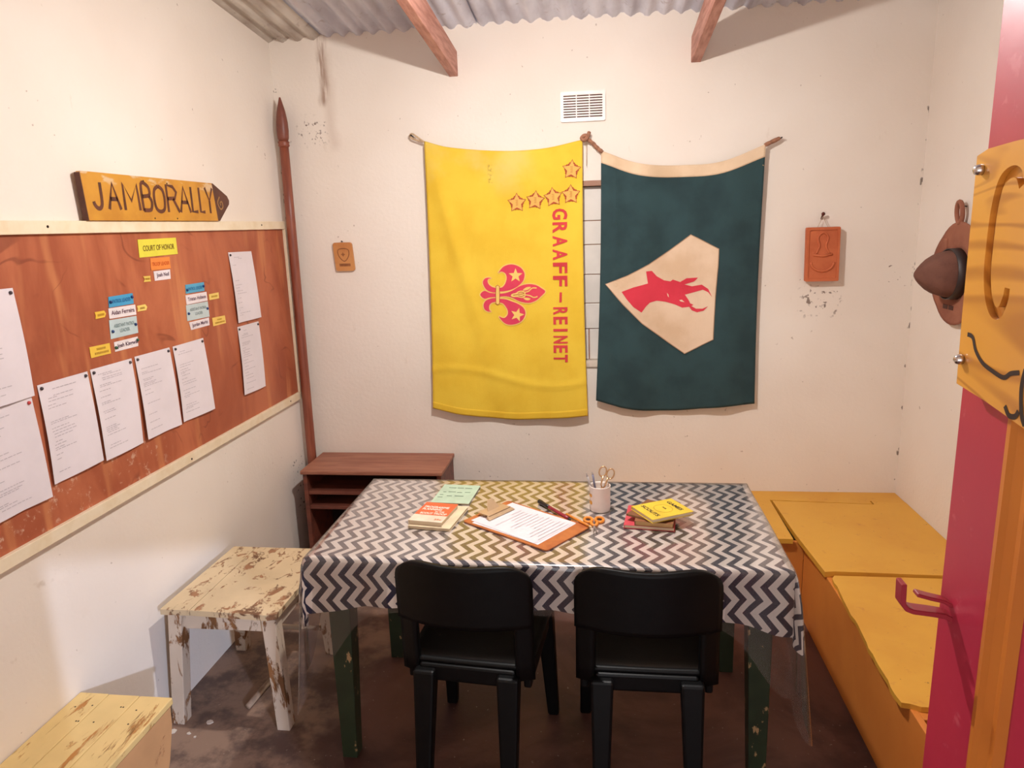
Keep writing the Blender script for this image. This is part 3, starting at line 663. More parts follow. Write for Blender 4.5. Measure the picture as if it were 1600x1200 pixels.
tube('rope', spline([P3(.752, 2.078, .038), P3(.785, 2.092, .034), P3(.822, 2.108, .028)], 5), [.008, .009, .010, .010, .009, .010, .0105, .0105, .009, .009, .006], rb, gf, 10)
tube('nail', [(.818, YB - .001, 2.103), (.818, YB - .04, 2.105)], .003, M_dark, gf, 8); tube('nail', [(-.084, YB - .001, 2.145), (-.084, YB - .05, 2.148)], .003, M_dark, gf, 8)
tube('loose_thread', [P3(-.073, 2.145, .03), P3(-.074, 2.02, .02)], .0012, rope_m, gf, 6)
tube('loose_thread', [P3(.748, 1.985, .06), P3(.742, 1.988, .062)], .0018, rope_m, gf, 6)
local(gf)

# ------------------------------------------------------------------ bookshelf at the back left
sh = thing('bookshelf', 'low brown wooden open shelf unit against the back wall behind the table', 'shelf unit', (-1.16, 3.46, 0))
M_shelf = mat('shaded_brown_timber', (122, 66, 50), .5, .16, 5, .2, 50, stretch=(.6, 5, 5), c2=(92, 48, 38))  # brown darkened, so the unit's inner shade sits in the colour
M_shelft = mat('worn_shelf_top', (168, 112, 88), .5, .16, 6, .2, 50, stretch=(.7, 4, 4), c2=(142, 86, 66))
X0, X1, Y0, Y1 = -1.52, -.80, 3.315, 3.615
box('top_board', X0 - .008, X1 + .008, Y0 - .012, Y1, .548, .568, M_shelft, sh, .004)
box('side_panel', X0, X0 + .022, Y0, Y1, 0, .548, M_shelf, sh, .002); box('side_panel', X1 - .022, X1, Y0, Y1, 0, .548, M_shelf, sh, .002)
box('back_panel', X0 + .022, X1 - .022, Y1 - .012, Y1 - .002, .03, .548, mat('shelf_back_shade', (34, 20, 18), .8), sh, 0)  # near-black panel: shade inside the unit is put into the colour
for z in (.455, .375, .05): box('shelf_board', X0 + .022, X1 - .022, Y0 + .004, Y1 - .012, z - .018, z, M_shelf, sh, .002)
local(sh)

# ------------------------------------------------------------------ yellow box bench along the right wall and under the back wall
def bench_mat(nm, a, b, dirt=.5):
    n = NB(nm); c = n.mix(n.step(n.noise(2.6, 4), .35, .7), lin(a), lin(b))
    c = n.mix(n.math('MULTIPLY', n.step(n.noise(16, 5, .65), .60, .72), dirt), c, lin((190, 120, 60)))
    c = n.mix(n.math('MULTIPLY', n.step(n.noise(70, 2), .73, .78), .6), c, lin((110, 66, 40)))
    n.color(c); n.bump(n.noise(30, 4), .1, .003); return n.fin(.45, 0, .4)
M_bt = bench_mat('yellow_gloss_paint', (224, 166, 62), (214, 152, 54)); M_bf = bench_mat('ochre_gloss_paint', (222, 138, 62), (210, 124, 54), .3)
bn = thing('box_bench', 'yellow painted L-shaped box bench along the right and back walls', 'bench', (1.15, 2.7, 0))
FX = .875
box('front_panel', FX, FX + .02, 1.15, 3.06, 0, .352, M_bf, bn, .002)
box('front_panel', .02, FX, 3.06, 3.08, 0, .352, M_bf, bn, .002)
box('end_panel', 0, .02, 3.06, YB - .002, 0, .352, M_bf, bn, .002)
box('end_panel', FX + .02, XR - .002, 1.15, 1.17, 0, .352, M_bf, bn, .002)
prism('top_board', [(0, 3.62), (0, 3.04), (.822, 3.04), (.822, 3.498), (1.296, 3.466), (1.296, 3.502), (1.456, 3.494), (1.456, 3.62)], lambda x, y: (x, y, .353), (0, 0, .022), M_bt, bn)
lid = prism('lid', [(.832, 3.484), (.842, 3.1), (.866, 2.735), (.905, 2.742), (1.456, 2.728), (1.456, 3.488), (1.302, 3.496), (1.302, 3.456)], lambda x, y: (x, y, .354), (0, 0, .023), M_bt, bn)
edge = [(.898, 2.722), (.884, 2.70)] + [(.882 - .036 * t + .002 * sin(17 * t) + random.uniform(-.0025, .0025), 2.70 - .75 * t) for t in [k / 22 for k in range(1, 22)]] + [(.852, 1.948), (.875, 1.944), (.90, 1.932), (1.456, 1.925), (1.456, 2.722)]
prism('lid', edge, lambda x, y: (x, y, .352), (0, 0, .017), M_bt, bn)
for y0, y1 in ((1.15, 1.2), (1.9, 1.945), (2.70, 2.76)): box('cross_batten', FX + .02, XR - .002, y0 + .001, y1 - .001, .31, .351, M_bf, bn, .002)
local(bn)

# ------------------------------------------------------------------ table with green legs
TX0, TX1, TY0, TY1, TZ_ = -.925, .538, 1.992, 2.692, .748
tb = thing('table', 'long wooden table with chipped green legs under the chevron cloth', 'table', (-.19, 2.34, 0))
def green_mat():
    n = NB('chipped_green_paint'); c = n.mix(n.step(n.noise(6, 4), .35, .7), lin((46, 60, 40)), lin((34, 45, 30)))
    c = n.mix(n.step(n.noise(30, 4, .65, stretch=(1, 1, .45)), .61, .66), c, lin((170, 140, 100))); n.color(c); n.bump(n.noise(40, 3), .2, .004); return n.fin(.45)
M_green = green_mat(); M_tw = mat('table_timber', (120, 78, 58), .6, .15, 6, .1)
box('table_top', TX0, TX1, TY0, TY1, TZ_ - .028, TZ_, M_tw, tb, .004)
for nm, a in (('apron', (TX0 + .05, TX1 - .05, TY0 + .05, TY0 + .07)), ('apron', (TX0 + .05, TX1 - .05, TY1 - .07, TY1 - .05)), ('apron', (TX0 + .05, TX0 + .07, TY0 + .07, TY1 - .07)), ('apron', (TX1 - .07, TX1 - .05, TY0 + .07, TY1 - .07))):
    box(nm, *a, TZ_ - .125, TZ_ - .029, M_tw, tb, .002)
for cx, cy in ((-.842, 2.05), (.462, 2.05), (-.842, 2.63), (.462, 2.63)):
    t, b = .039, .026; sx_ = -.016 if cx < 0 else .016; 
    hexa('leg', [(cx + sx_ - b, cy - b, 0), (cx + sx_ + b, cy - b, 0), (cx + sx_ + b, cy + b, 0), (cx + sx_ - b, cy + b, 0), (cx - t, cy - t, TZ_ - .03), (cx + t, cy - t, TZ_ - .03), (cx + t, cy + t, TZ_ - .03), (cx - t, cy + t, TZ_ - .03)], M_green, tb, .003)
local(tb)

# tablecloth and clear plastic sheet: flat top plus a hanging skirt that fans out at the corners
def drape(name, m, parent, x0, x1, y0, y1, z, Lfun, rows=12, wav=1., flare=.04, cflare=.05, uvname='UVMap', ph=0.):
    bm = bmesh.new(); uvl = bm.loops.layers.uv.new(uvname); per = []      # (bx, by, dx, dy, corner amount, L)
    nx, ny, nc = 60, 30, 14
    for i in range(nx + 1): per.append((x0 + (x1 - x0) * i / nx, y0, 0, -1, 0))
    for k in range(1, nc): a = -pi / 2 + pi / 2 * k / nc; per.append((x1, y0, cos(a), sin(a), sin(pi * k / nc)))
    for i in range(ny + 1): per.append((x1, y0 + (y1 - y0) * i / ny, 1, 0, 0))
    for k in range(1, nc): a = pi / 2 * k / nc; per.append((x1, y1, cos(a), sin(a), sin(pi * k / nc)))
    for i in range(nx + 1): per.append((x1 - (x1 - x0) * i / nx, y1, 0, 1, 0))
    for k in range(1, nc): a = pi / 2 + pi / 2 * k / nc; per.append((x0, y1, cos(a), sin(a), sin(pi * k / nc)))
    for i in range(ny + 1): per.append((x0, y1 - (y1 - y0) * i / ny, -1, 0, 0))
    for k in range(1, nc): a = pi + pi / 2 * k / nc; per.append((x0, y0, cos(a), sin(a), sin(pi * k / nc)))
    N = len(per); verts = []; uvs = []
    for (bx, by, dx, dy, c) in per:
        L = Lfun(bx, by, dx, dy, c); cv = []; cu_ = []
        near = min(sqrt((bx - px) ** 2 + (by - py) ** 2) for px in (x0, x1) for py in (y0, y1)); nf = exp(-(near / .16) ** 2)
        for j in range(rows + 1):
            r = L * (j / rows) ** 1.1
            rr = max(0, r - .006)
            out = .006 * (1 - exp(-r / .004)) + rr * (flare * .35 + flare * nf * .5) + c * rr * cflare
            wv = wav * (.007 * sin(bx * 21 + by * 17 + ph) + .005 * sin(bx * 43 + by * 37 + 1 + ph)) * min(1, rr / .1) * (1 - c) + wav * .018 * sin(6 * atan2(dy, dx) + ph) * c * min(1, rr / .1)
            hx, hy = dx * (out + wv), dy * (out + wv)
            drop = .004 * (1 - exp(-r / .004)) + rr * sqrt(max(.2, 1 - (flare * .35 + c * cflare) ** 2))
            cv.append(bm.verts.new((bx + hx, by + hy, z - drop))); cu_.append((bx + dx * r, by + dy * r))
        verts.append(cv); uvs.append(cu_)
    def face(vl, ul):
        f = bm.faces.new(vl); f.smooth = True
        for lp, uv in zip(f.loops, ul): lp[uvl].uv = uv
    for i in range(N):
        k = (i + 1) % N; same = abs(per[i][0] - per[k][0]) + abs(per[i][1] - per[k][1]) < 1e-6
        for j in range(rows):
            face((verts[i][j], verts[i][j + 1], verts[k][j + 1], verts[k][j]), (uvs[i][j], uvs[i][j + 1], uvs[k][j + 1], uvs[k][j]))
    # top: a grid joined by position
    g = [[bm.verts.new((x0 + (x1 - x0) * i / nx, y0 + (y1 - y0) * j / ny, z + (.0006 * sin(i * .9 + j * .5) if 0 < i < nx and 0 < j < ny else 0))) for i in range(nx + 1)] for j in range(ny + 1)]
    for j in range(ny):
        for i in range(nx):
            q = (g[j][i], g[j][i + 1], g[j + 1][i + 1], g[j + 1][i]); face(q, [(v.co.x, v.co.y) for v in q])
    bmesh.ops.remove_doubles(bm, verts=bm.verts, dist=.0004)
    o = finish(name, bm, m, parent, True)
    return o
def chevron():
    n = NB('chevron_cloth'); uv = n.tc.outputs['UV']; U, V, _ = n.sep(uv)
    Wp, P, A = .0455, .087, .036
    pp = n.math('PINGPONG', n.math('ADD', V, P * 40 - 1.976), P / 2)
    s = n.math('FRACT', n.math('DIVIDE', n.math('ADD', n.math('ADD', U, 7.), n.math('MULTIPLY', pp, A / (P / 2))), Wp))
    m1 = n.math('GREATER_THAN', s, .52)
    white = n.mix(n.step(n.noise(3, 4), .4, .7), lin((232, 222, 214)), lin((222, 208, 198)))
    navy = n.mix(n.step(n.noise(2, 3), .4, .65), lin((30, 28, 58)), lin((40, 33, 50)))
    n.color(n.mix(m1, white, navy)); n.bump(n.noise(4, 4), .12, .01)
    n.b.inputs['Coat Weight'].default_value = .35; n.b.inputs['Coat Roughness'].default_value = .14
    return n.fin(.5, 0, .4)
CX0, CX1, CY0, CY1 = -.932, .545, 1.984, 2.70
tc = thing('tablecloth', 'white and navy chevron tablecloth draped over the table', 'tablecloth', (-.19, 2.34, .75))
def Lcloth(bx, by, dx, dy, c):
    d = min(sqrt((bx - px) ** 2 + (by - py) ** 2) for px in (CX0, CX1) for py in (CY0, CY1))
    return .152 + .045 * exp(-(d / .16) ** 2) * (1.1 if bx > 0 else .7) + .05 * c
drape('cloth', chevron(), tc, CX0, CX1, CY0, CY1, .7515, Lcloth)
local(tc)
n = NB('clear_plastic'); 
tr = n.t.nodes.new('ShaderNodeBsdfTransparent'); tr.inputs[0].default_value = (.95, .93, .92, 1)
gl = n.t.nodes.new('ShaderNodeBsdfGlossy'); gl.inputs['Roughness'].default_value = .17
fr = n.t.nodes.new('ShaderNodeFresnel'); fr.inputs[0].default_value = 1.5
mx = n.t.nodes.new('ShaderNodeMixShader'); n.t.links.new(n.math('MINIMUM', n.math('MULTIPLY', n.math('POWER', fr.outputs[0], 1.45), 8.), .62), mx.inputs[0]); n.t.links.new(tr.outputs[0], mx.inputs[1]); n.t.links.new(gl.outputs[0], mx.inputs[2])
df = n.t.nodes.new('ShaderNodeBsdfDiffuse'); df.inputs[0].default_value = (.8, .72, .66, 1); mx2 = n.t.nodes.new('ShaderNodeMixShader'); mx2.inputs[0].default_value = .04
n.t.links.new(mx.outputs[0], mx2.inputs[1]); n.t.links.new(df.outputs[0], mx2.inputs[2]); n.t.links.new(mx2.outputs[0], n.out.inputs[0])
M_plastic = n.m
ps = thing('plastic_sheet', 'clear plastic sheet over the tablecloth hanging down at the corners', 'plastic sheet', (-.19, 2.34, .754))
def Lplast(bx, by, dx, dy, c):
    d = min(sqrt((bx - px) ** 2 + (by - py) ** 2) for px in (CX0, CX1) for py in (CY0, CY1))
    return .17 + .23 * exp(-(d / .13) ** 2) + .13 * c
drape('sheet', M_plastic, ps, CX0 - .003, CX1 + .003, CY0 - .003, CY1 + .003, .7535, Lplast, 14, .6, .05, .09, ph=.7)
local(ps)

# ------------------------------------------------------------------ things on the table
TT = .7545
def on_table(px, py, ang, z=TT):
    return Matrix.Translation((px, py, z)) @ Matrix.Rotation(ang, 4, 'Z')
def xf_children(t, mtx):
    t.matrix_world = mtx
t_cover = {}
def book(name, label, w_, d_, h_, mtx, cover, pages=(232, 212, 180), spine_side='-x', group=None, coverm=None):
    """book lying flat, w_ along x, d_ along y, spine on -x"""
    t = thing(name, label, 'book', group=group); xf_children(t, mtx)
    cm = coverm or mat('cover_%d_%d_%d' % cover, cover, .55, .08, 12)
    pm = mat('pages_%d_%d_%d' % pages, pages, .8, .1, 40, .3, 300, stretch=(.3, .3, 20))
    box('pages', -w_ / 2 + .002, w_ / 2 - .003, -d_ / 2 + .003, d_ / 2 - .003, .0012, h_ - .0012, pm, t, 0)
    t_cover[t.name] = box('front_cover', -w_ / 2, w_ / 2, -d_ / 2, d_ / 2, h_ - .0012, h_, cm, t, .0003)
    box('back_cover', -w_ / 2, w_ / 2, -d_ / 2, d_ / 2, 0, .0012, cm, t, .0003)
    box('spine', -w_ / 2 - .001, -w_ / 2 + .0015, -d_ / 2, d_ / 2, 0.0005, h_ - .0005, cm, t, .0003)
    return t
def up(h): return lambda x, y: (x, y, h + .0004)
# cream book with orange book on it
b1 = book('cream_book', 'cream paperback lying under the orange and white book', .150, .20, .010, on_table(-.572, 2.31, radians(-8)), (228, 210, 176))
M_or = mat('orange_cover', (226, 104, 60), .5, .06)
b2 = book('orange_white_book', 'small orange and white paperback on top of the cream paperback', .122, .165, .016, on_table(-.588, 2.302, radians(-9), TT + .0105), (232, 214, 190))
flat_faces('cover_band', [[(-.061, -.028), (.061, -.028), (.061, .0825), (-.061, .0825)]], up(.016), M_or, t_cover[b2.name])
M_wi = mat('white_ink', (240, 226, 210), .6, .03)
for s, x, y, wd_, h in (('PROGRAMME', -.05, .034, .092, .015), ('PLANNING', -.05, .014, .072, .015), ('IN THE', .004, -.002, .034, .009), ('SCOUT TROOP', -.045, -.022, .098, .014)):
    text_on('lettering', s, up(.0164), x, y, h, wd_, M_wi, t_cover[b2.name])
text_on('lettering', '25c', up(.0162), .025, -.066, .011, .026, mat('orange_ink', (226, 130, 90), .6), t_cover[b2.name])
# green booklet
gb = thing('green_booklet', 'thin pale green booklet lying behind the orange book', 'booklet', group=None); gb.matrix_world = on_table(-.556, 2.535, radians(-4))
box('pages', -.072, .072, -.093, .093, 0, .004, mat('booklet_pages', (214, 196, 160), .8), gb, .0005)
box('cover', -.073, .073, -.094, .094, .004, .0050, mat('pale_green_card', (184, 206, 180), .6, .06), gb, .0003)
M_gi = mat('green_ink', (120, 144, 120), .7)
for k, (x, y, l) in enumerate([(-.045, .055, .03), (-.01, .055, .025), (.02, .055, .028), (-.055, .01, .012), (-.035, .012, .03), (.0, .008, .02), (.03, .012, .022), (-.06, -.02, .014), (-.062, -.045, .02), (-.03, -.03, .02), (.0, -.028, .035)]):
    MARK('lettering', [[(x, y), (x + l, y), (x + l, y + .006), (x, y + .006)]], up(.0052), M_gi, gb)
# clipboard
cb = thing('clipboard', 'brown hardboard clipboard with metal clip', 'clipboard'); cb.matrix_world = on_table(-.262, 2.272, atan2(-.573, .819))
prism('board', rrect(-.188, .188, -.118, .118, .012), lambda x, y: (x, y, 0), (0, 0, .004), mat('clipboard_hardboard', (186, 110, 56), .5, .12, 14, c2=(160, 84, 44)), cb)
M_clip = mat('dull_brass_steel', (206, 176, 140), .35, .1, 10, metal=.35)
box('clip_plate', -.178, -.120, -.055, .055, .0165, .0185, M_clip, cb, .0008)
hexa('clip_jaw', [(-.128, -.062, .0055), (-.108, -.066, .0075), (-.108, .066, .0075), (-.128, .062, .0055), (-.128, -.055, .0185), (-.114, -.064, .0105), (-.114, .064, .0105), (-.128, .055, .0185)], M_clip, cb, .0006)
prism('clip_lever', [(-.03, 0), (.03, 0), (.018, .022), (.012, .032), (-.012, .032), (-.018, .022)], lambda x, y: (-.150 - y * .55, x, .0185 + y), (-.002, 0, .001), M_clip, cb)
tube('hinge', [(-.150, -.05, .013), (-.150, .05, .013)], .005, M_clip, cb, 10)
box('clip_base', -.178, -.13, -.045, .045, .004, .006, M_clip, cb, .0005)
pp_ = thing('clipped_papers', 'stack of white printed forms held in the clipboard', 'paper'); pp_.matrix_world = cb.matrix_world.copy()
def psheet(name, z, dx, dy, rot, lift):
    bm = bmesh.new(); NX, NY = 14, 8; g = []
    for j in range(NY + 1):
        row = []
        for i in range(NX + 1):
            x = -.148 + .29 * i / NX; y = -.104 + .208 * j / NY
            X_, Y_ = x * cos(rot) - y * sin(rot) + dx, x * sin(rot) + y * cos(rot) + dy
            row.append(bm.verts.new((X_, Y_, z + lift * (max(0, (.3 - j / NY)) ** 2 * 8 * sin(pi * i / NX) + .4 * (i / NX) ** 3))))
        g.append(row)
    for j in range(NY):
        for i in range(NX): bm.faces.new((g[j][i], g[j][i + 1], g[j + 1][i + 1], g[j + 1][i]))
    return finish(name, bm, M_paper2, pp_, True)
M_paper2 = mat('form_paper', (222, 214, 217), .7, .02)
psheet('sheet', .0042, -.004, -.003, .02, .0006); psheet('sheet', .0046, -.012, .004, -.015, .0016); psheet('sheet', .0050, -.016, .002, -.03, .0012)
M_fp = mat('form_print', (204, 196, 202), .8)
lines = []
rr_ = random.Random(5)
for k in range(13):
    x = -.085 + .017 * k; y0_ = .085 - rr_.random() * .02; y1_ = rr_.choice((-.08, -.02, .02, -.06)); lines.append([(x, y0_), (x + .0022, y0_), (x + .0022, y1_), (x, y1_)])
MARK('printed_lines', lines, lambda x, y: (x, y, .0075), M_fp, pp_)
# pens and pencil
def rod(name, label, cat, a, b, parts):
    t = thing(name, label, cat, (a[0], a[1], TT)); A, B = Vector(a), Vector(b)
    for nm, s, e, r0, r1, m in parts:
        bm = bmesh.new(); p0 = A.lerp(B, s); p1 = A.lerp(B, e); pts = [p0.lerp(p1, k / 4) for k in range(5)]
        tube_bm(bm, pts, [r0 + (r1 - r0) * k / 4 for k in range(5)], 12); finish(nm, bm, m, t, True)
    local(t); return t
blk = mat('black_plastic', (34, 28, 30), .35); redp = mat('dark_red_plastic', (150, 36, 52), .35)
rod('red_pen', 'dark red pen with a thick black cap lying beside the clipboard', 'pen', (-.232, 2.462, TT + .008), (-.118, 2.312, TT + .007), [('cap', 0, .34, .0085, .0065, blk), ('cap_tip', -.03, .001, .004, .0084, blk), ('barrel', .34, 1., .0062, .0066, redp), ('tip', 1., 1.06, .0055, .002, blk)])
orp = mat('orange_pencil_paint', (232, 142, 50), .4)
rod('orange_pencil', 'orange pencil lying on the clipboard corner', 'pencil', (-.128, 2.345, TT + .0095), (-.036, 2.236, TT + .0085), [('barrel', 0, .9, .0045, .0045, orp), ('sharpened_end', .9, .98, .0045, .0014, mat('pencil_wood', (226, 190, 140), .7)), ('lead', .98, 1., .0014, .0005, blk)])
def scissors(name, label, m_handle, m_blade, mtx, ring_w=.0045, rx=.017, ry=.022, L1=.05, blade=.06, gap=.022):
    t = thing(name, label, 'scissors'); t.matrix_world = mtx
    for s in (-1, 1):
        ring = [(s * gap + rx * cos(a), L1 + ry * sin(a), .004) for a in [2 * pi * k / 20 for k in range(21)]]
        bm = bmesh.new(); tube_bm(bm, ring, ring_w, 8, False); finish('handle_ring', bm, m_handle, t, True)
        tube('shank', [(s * gap * .6, L1 - ry * .8, .004), (s * .008, .012, .004), (0, 0, .004)], [ring_w * 1.2, ring_w, ring_w * .8], m_handle, t, 8)
        prism('blade', [(-.005 * s, .004), (.005 * s, .006), (-.001 * s + -.006 * s, -blade)], lambda x, y, s=s: (x, y, .003 + .0008 * s), (0, 0, .0008), m_blade, t)
    tube('pivot', [(0, 0, .002), (0, 0, .007)], .003, m_blade, t, 10)
    return t
M_steel = mat('scissor_steel', (190, 184, 184), .25, .1, 20, metal=.9)
scissors('orange_scissors', 'small scissors with orange plastic handles lying in front of the mug', orp, M_steel, on_table(-.030, 2.262, radians(3)), .0052, .0135, .020, .052, .058, .019)
# mug
MX, MY = -.012, 2.415
mug = thing('mug', 'white ceramic mug with orange emblem holding pens and scissors', 'mug', (MX, MY, TT))
M_cer = mat('white_ceramic', (236, 222, 212), .25, .03)
lathe('body', [(.033, 0), (.036, .003), (.0365, .02), (.0365, .088), (.0372, .0915), (.0362, .093), (.0345, .0915), (.0338, .085), (.0335, .006), (.0, .005)], M_cer, mug, 32, capt=False)
tube('handle', spline([(.016, .031, .075), (.025, .047, .076), (.030, .056, .058), (.029, .054, .035), (.023, .043, .02), (.016, .031, .02)], 5), [.0052] * 26, M_cer, mug, 10)
emb = []
for z0, rw, rh in ((.060, .010, .014), (.034, .012, .016)):
    for da in (-.16, .14): emb.append((z0, da, rw, rh))
for z0, da, rw, rh in emb:
    bm = bmesh.new(); a0 = radians(205) + da; ring = []
    for k in range(12):
        t = 2 * pi * k / 12; a = a0 + rw * .55 * cos(t) / .0365; ring.append(bm.verts.new((.0371 * cos(a), .0371 * sin(a), z0 + rh * .5 * sin(t))))
    bm.faces.new(ring); finish('emblem', bm, mat('orange_emblem', (228, 160, 50), .4), mug)
M_gold = mat('worn_gold_steel', (206, 164, 120), .28, .12, 20, metal=.85)
ms = Matrix.Translation((MX + .008, MY + .006, TT + .078)) @ Matrix.Rotation(radians(78), 4, 'X') @ Matrix.Rotation(radians(-16), 4, 'Z')
scissors('gold_scissors', 'gold-coloured metal scissors standing in the mug', M_gold, M_gold, ms, .0026, .0125, .018, .058, .066, .014)
gp = mat('grey_blue_pen', (120, 116, 136), .35); 
rod('grey_pen', 'slim pale grey pen standing in the mug, leftmost', 'pen', (MX - .012, MY, TT + .012), (MX - .047, MY + .002, TT + .135), [('barrel', 0, .9, .0036, .0036, mat('pale_grey_pen', (170, 160, 156), .4)), ('tip', .9, 1., .0036, .001, M_steel)])
rod('blue_grey_pen', 'slim blue-grey pen standing in the mug between grey pen and scissors', 'pen', (MX - .006, MY + .008, TT + .012), (MX - .027, MY + .018, TT + .135), [('barrel', 0, .92, .0036, .0036, gp), ('tip', .92, 1., .0036, .0012, M_steel)])
# pile of books
book('red_book', 'pink-red hardback at the bottom of the book pile', .165, .175, .012, on_table(.160, 2.335, radians(-7)), (206, 74, 84))
book('tan_book', 'worn tan booklet with dark spine in the middle of the book pile', .125, .15, .016, on_table(.176, 2.318, radians(-9), TT + .0125), (150, 96, 62), (206, 166, 112))
book('brown_booklet', 'thin brown booklet just under the yellow book', .12, .155, .007, on_table(.168, 2.333, radians(-30), TT + .0290), (128, 84, 54), (190, 150, 104))
yb = book('yellow_book', 'yellow scouting games book on top of the book pile', .130, .160, .013, on_table(.196, 2.312, radians(-61), TT + .0365), (230, 194, 60))
M_bi = mat('black_ink', (70, 54, 40), .6)
text_on('lettering', 'GAMES', up(.0132), -.045, .045, .014, .085, M_bi, t_cover[yb.name])
text_on('lettering', 'FOR', up(.0132), -.012, .006, .007, .022, M_bi, t_cover[yb.name])
text_on('lettering', 'SCOUTS', up(.0132), -.052, -.052, .014, .100, M_bi, t_cover[yb.name])
flat_faces('cover_ring', ribbon2d([(.034 * cos(2 * pi * k / 24), .004 + .03 * sin(2 * pi * k / 24)) for k in range(24)], .003, True), up(.0131), mat('ring_ink', (206, 168, 50), .6), t_cover[yb.name])

# ------------------------------------------------------------------ black plastic chairs
M_blk = mat('black_moulded_plastic', (10, 10, 11), .45, .15, 20, .1, 200, spec=.22)
def shell(name, S, nu, nv, th, m, parent):
    """S(u, v) -> point; closed slab by offsetting along face normals with solidify"""
    bm = bmesh.new(); g = [[bm.verts.new(S(i / nu, j / nv)) for i in range(nu + 1)] for j in range(nv + 1)]
    for j in range(nv):
        for i in range(nu): bm.faces.new((g[j][i], g[j][i + 1], g[j + 1][i + 1], g[j + 1][i]))
    o = finish(name, bm, m, parent, True); md = o.modifiers.new('thickness', 'SOLIDIFY'); md.thickness = th; md.offset = 0
    return o
def chair(label, loc, rot):
    t = thing('plastic_chair', label, 'chair', loc, 'black plastic chairs pushed under the table'); t.rotation_euler = (0, 0, rot)
    # local: rear of the chair at y = 0, front towards +y
    def back(u, v):
        x = (u * 2 - 1); z = .60 + .203 * v
        hw = .207
        if v > .66: hw *= sqrt(max(0., 1 - ((v - .66) / .34) ** 2 * .36))
        X_ = x * hw; zt = z - .016 * max(0, v - .8) * 5 * (x * x) ** 3 - .006 * cos(x * 2.4) * max(0, v - .7) * 3
        return (X_, .045 * (X_ / .2) ** 2 - .035 * (z - .80) - .004, zt)
    shell('backrest', back, 28, 14, .016, M_blk, t)
    def seat(u, v):
        x = u * 2 - 1; y = .045 + .42 * v; hw = .196 + .008 * v
        hw *= 1 - .08 * max(0, v - .85) / .15 - .18 * max(0, .15 - v) / .15
        return (x * hw, y, .452 - .014 * (1 - x * x) * sin(pi * v) + .008 * max(0, .1 - v) * 10 - .02 * max(0, v - .85) / .15)
    shell('seat', seat, 18, 18, .014, M_blk, t)
    box('seat_rim', -.15, .15, .036, .056, .395, .452, M_blk, t, .008)
    for s in (-1, 1):
        # wide moulded side post from the seat up into the back
        def post(u, v, s=s):
            z = .42 + .30 * v; x = s * (.150 + .052 * u + (1 - v) * .002); return (x, .036 + .022 * u + .010 * (1 - v), z)
        shell('side_post', post, 4, 6, .02, M_blk, t)
        hexa('leg', [(s * .135 - .021, -.05, 0), (s * .135 + .021, -.05, 0), (s * .135 + .021, -.015, 0), (s * .135 - .021, -.015, 0), (s * .13 - .034, .012, .44), (s * .13 + .034, .012, .44), (s * .13 + .034, .07, .44), (s * .13 - .034, .07, .44)], M_blk, t, .008)
        hexa('leg', [(s * .192 - .02, .45, 0), (s * .192 + .02, .45, 0), (s * .192 + .02, .485, 0), (s * .192 - .02, .485, 0), (s * .174 - .03, .40, .44), (s * .174 + .03, .40, .44), (s * .174 + .03, .455, .44), (s * .174 - .03, .455, .44)], M_blk, t, .008)
        box('side_rail', s * .182 - .012, s * .182 + .012, .06, .40, .385, .447, M_blk, t, .006)
    return t
chair('black moulded plastic chair with its back to us, nearer the stool', (-.416, 1.862, 0), radians(-5))
chair('black moulded plastic chair with its back to us, nearer the yellow bench', (.124, 1.862, 0), radians(0))

# ------------------------------------------------------------------ peeling stool and low step bench on the left
def peel_mat(nm, paint, wood, thr, sc, stretch):
    n = NB(nm); c = n.mix(n.step(n.noise(4, 4), .35, .7), lin(paint), tuple(v * .85 for v in lin(paint)[:3]) + (1,))
    p = n.step(n.noise(sc, 6, .68, stretch=stretch, dist=.5), thr, thr + .06)
    wd_ = n.mix(n.step(n.noise(12, 4, stretch=stretch), .4, .65), lin(wood), lin(tuple(int(v * .72) for v in wood)))
    n.color(n.mix(p, c, wd_)); n.bump(n.math('SUBTRACT', 1., p), .6, .003); return n.fin(.6, 0, .35)
M_peel = peel_mat('peeling_cream_paint', (216, 192, 154), (164, 118, 84), .53, 16, (1.3, .8, 1)); M_peel2 = peel_mat('chipped_white_paint', (214, 194, 172), (150, 102, 62), .535, 17, (1, 1, .4))
sl = thing('stool', 'old wooden stool with peeling cream paint beside the table', 'stool', (-1.345, 2.4, 0))
prism('seat_plank', [(-1.562, 2.142), (-1.452, 2.142), (-1.452, 2.652), (-1.552, 2.655)], lambda x, y: (x, y, .44), (0, 0, .021), M_peel, sl)
prism('seat_plank', [(-1.449, 2.142), (-1.16, 2.128), (-1.126, 2.138), (-1.122, 2.652), (-1.449, 2.652)], lambda x, y: (x, y, .44), (0, 0, .021), M_peel, sl)
box('apron', -1.53, -1.15, 2.165, 2.185, .375, .4395, M_peel2, sl, .002); box('apron', -1.53, -1.15, 2.60, 2.62, .375, .4395, M_peel2, sl, .002)
box('apron', -1.53, -1.51, 2.186, 2.599, .375, .4395, M_peel2, sl, .002); box('apron', -1.17, -1.15, 2.186, 2.599, .375, .4395, M_peel2, sl, .002)
for sx_, sy_ in ((-1, -1), (1, -1), (-1, 1), (1, 1)):
    cx, cy = (-1.517 if sx_ < 0 else -1.168), (2.178 if sy_ < 0 else 2.607); fx, fy = cx + sx_ * .022 + (.0 if sx_ > 0 else -.012), cy + sy_ * .02; b, t = .024, .026
    hexa('leg', [(fx - b, fy - b, 0), (fx + b, fy - b, 0), (fx + b, fy + b, 0), (fx - b, fy + b, 0), (cx - t, cy - t, .4395), (cx + t, cy - t, .4395), (cx + t, cy + t, .4395), (cx - t, cy + t, .4395)], M_peel2, sl, .003)
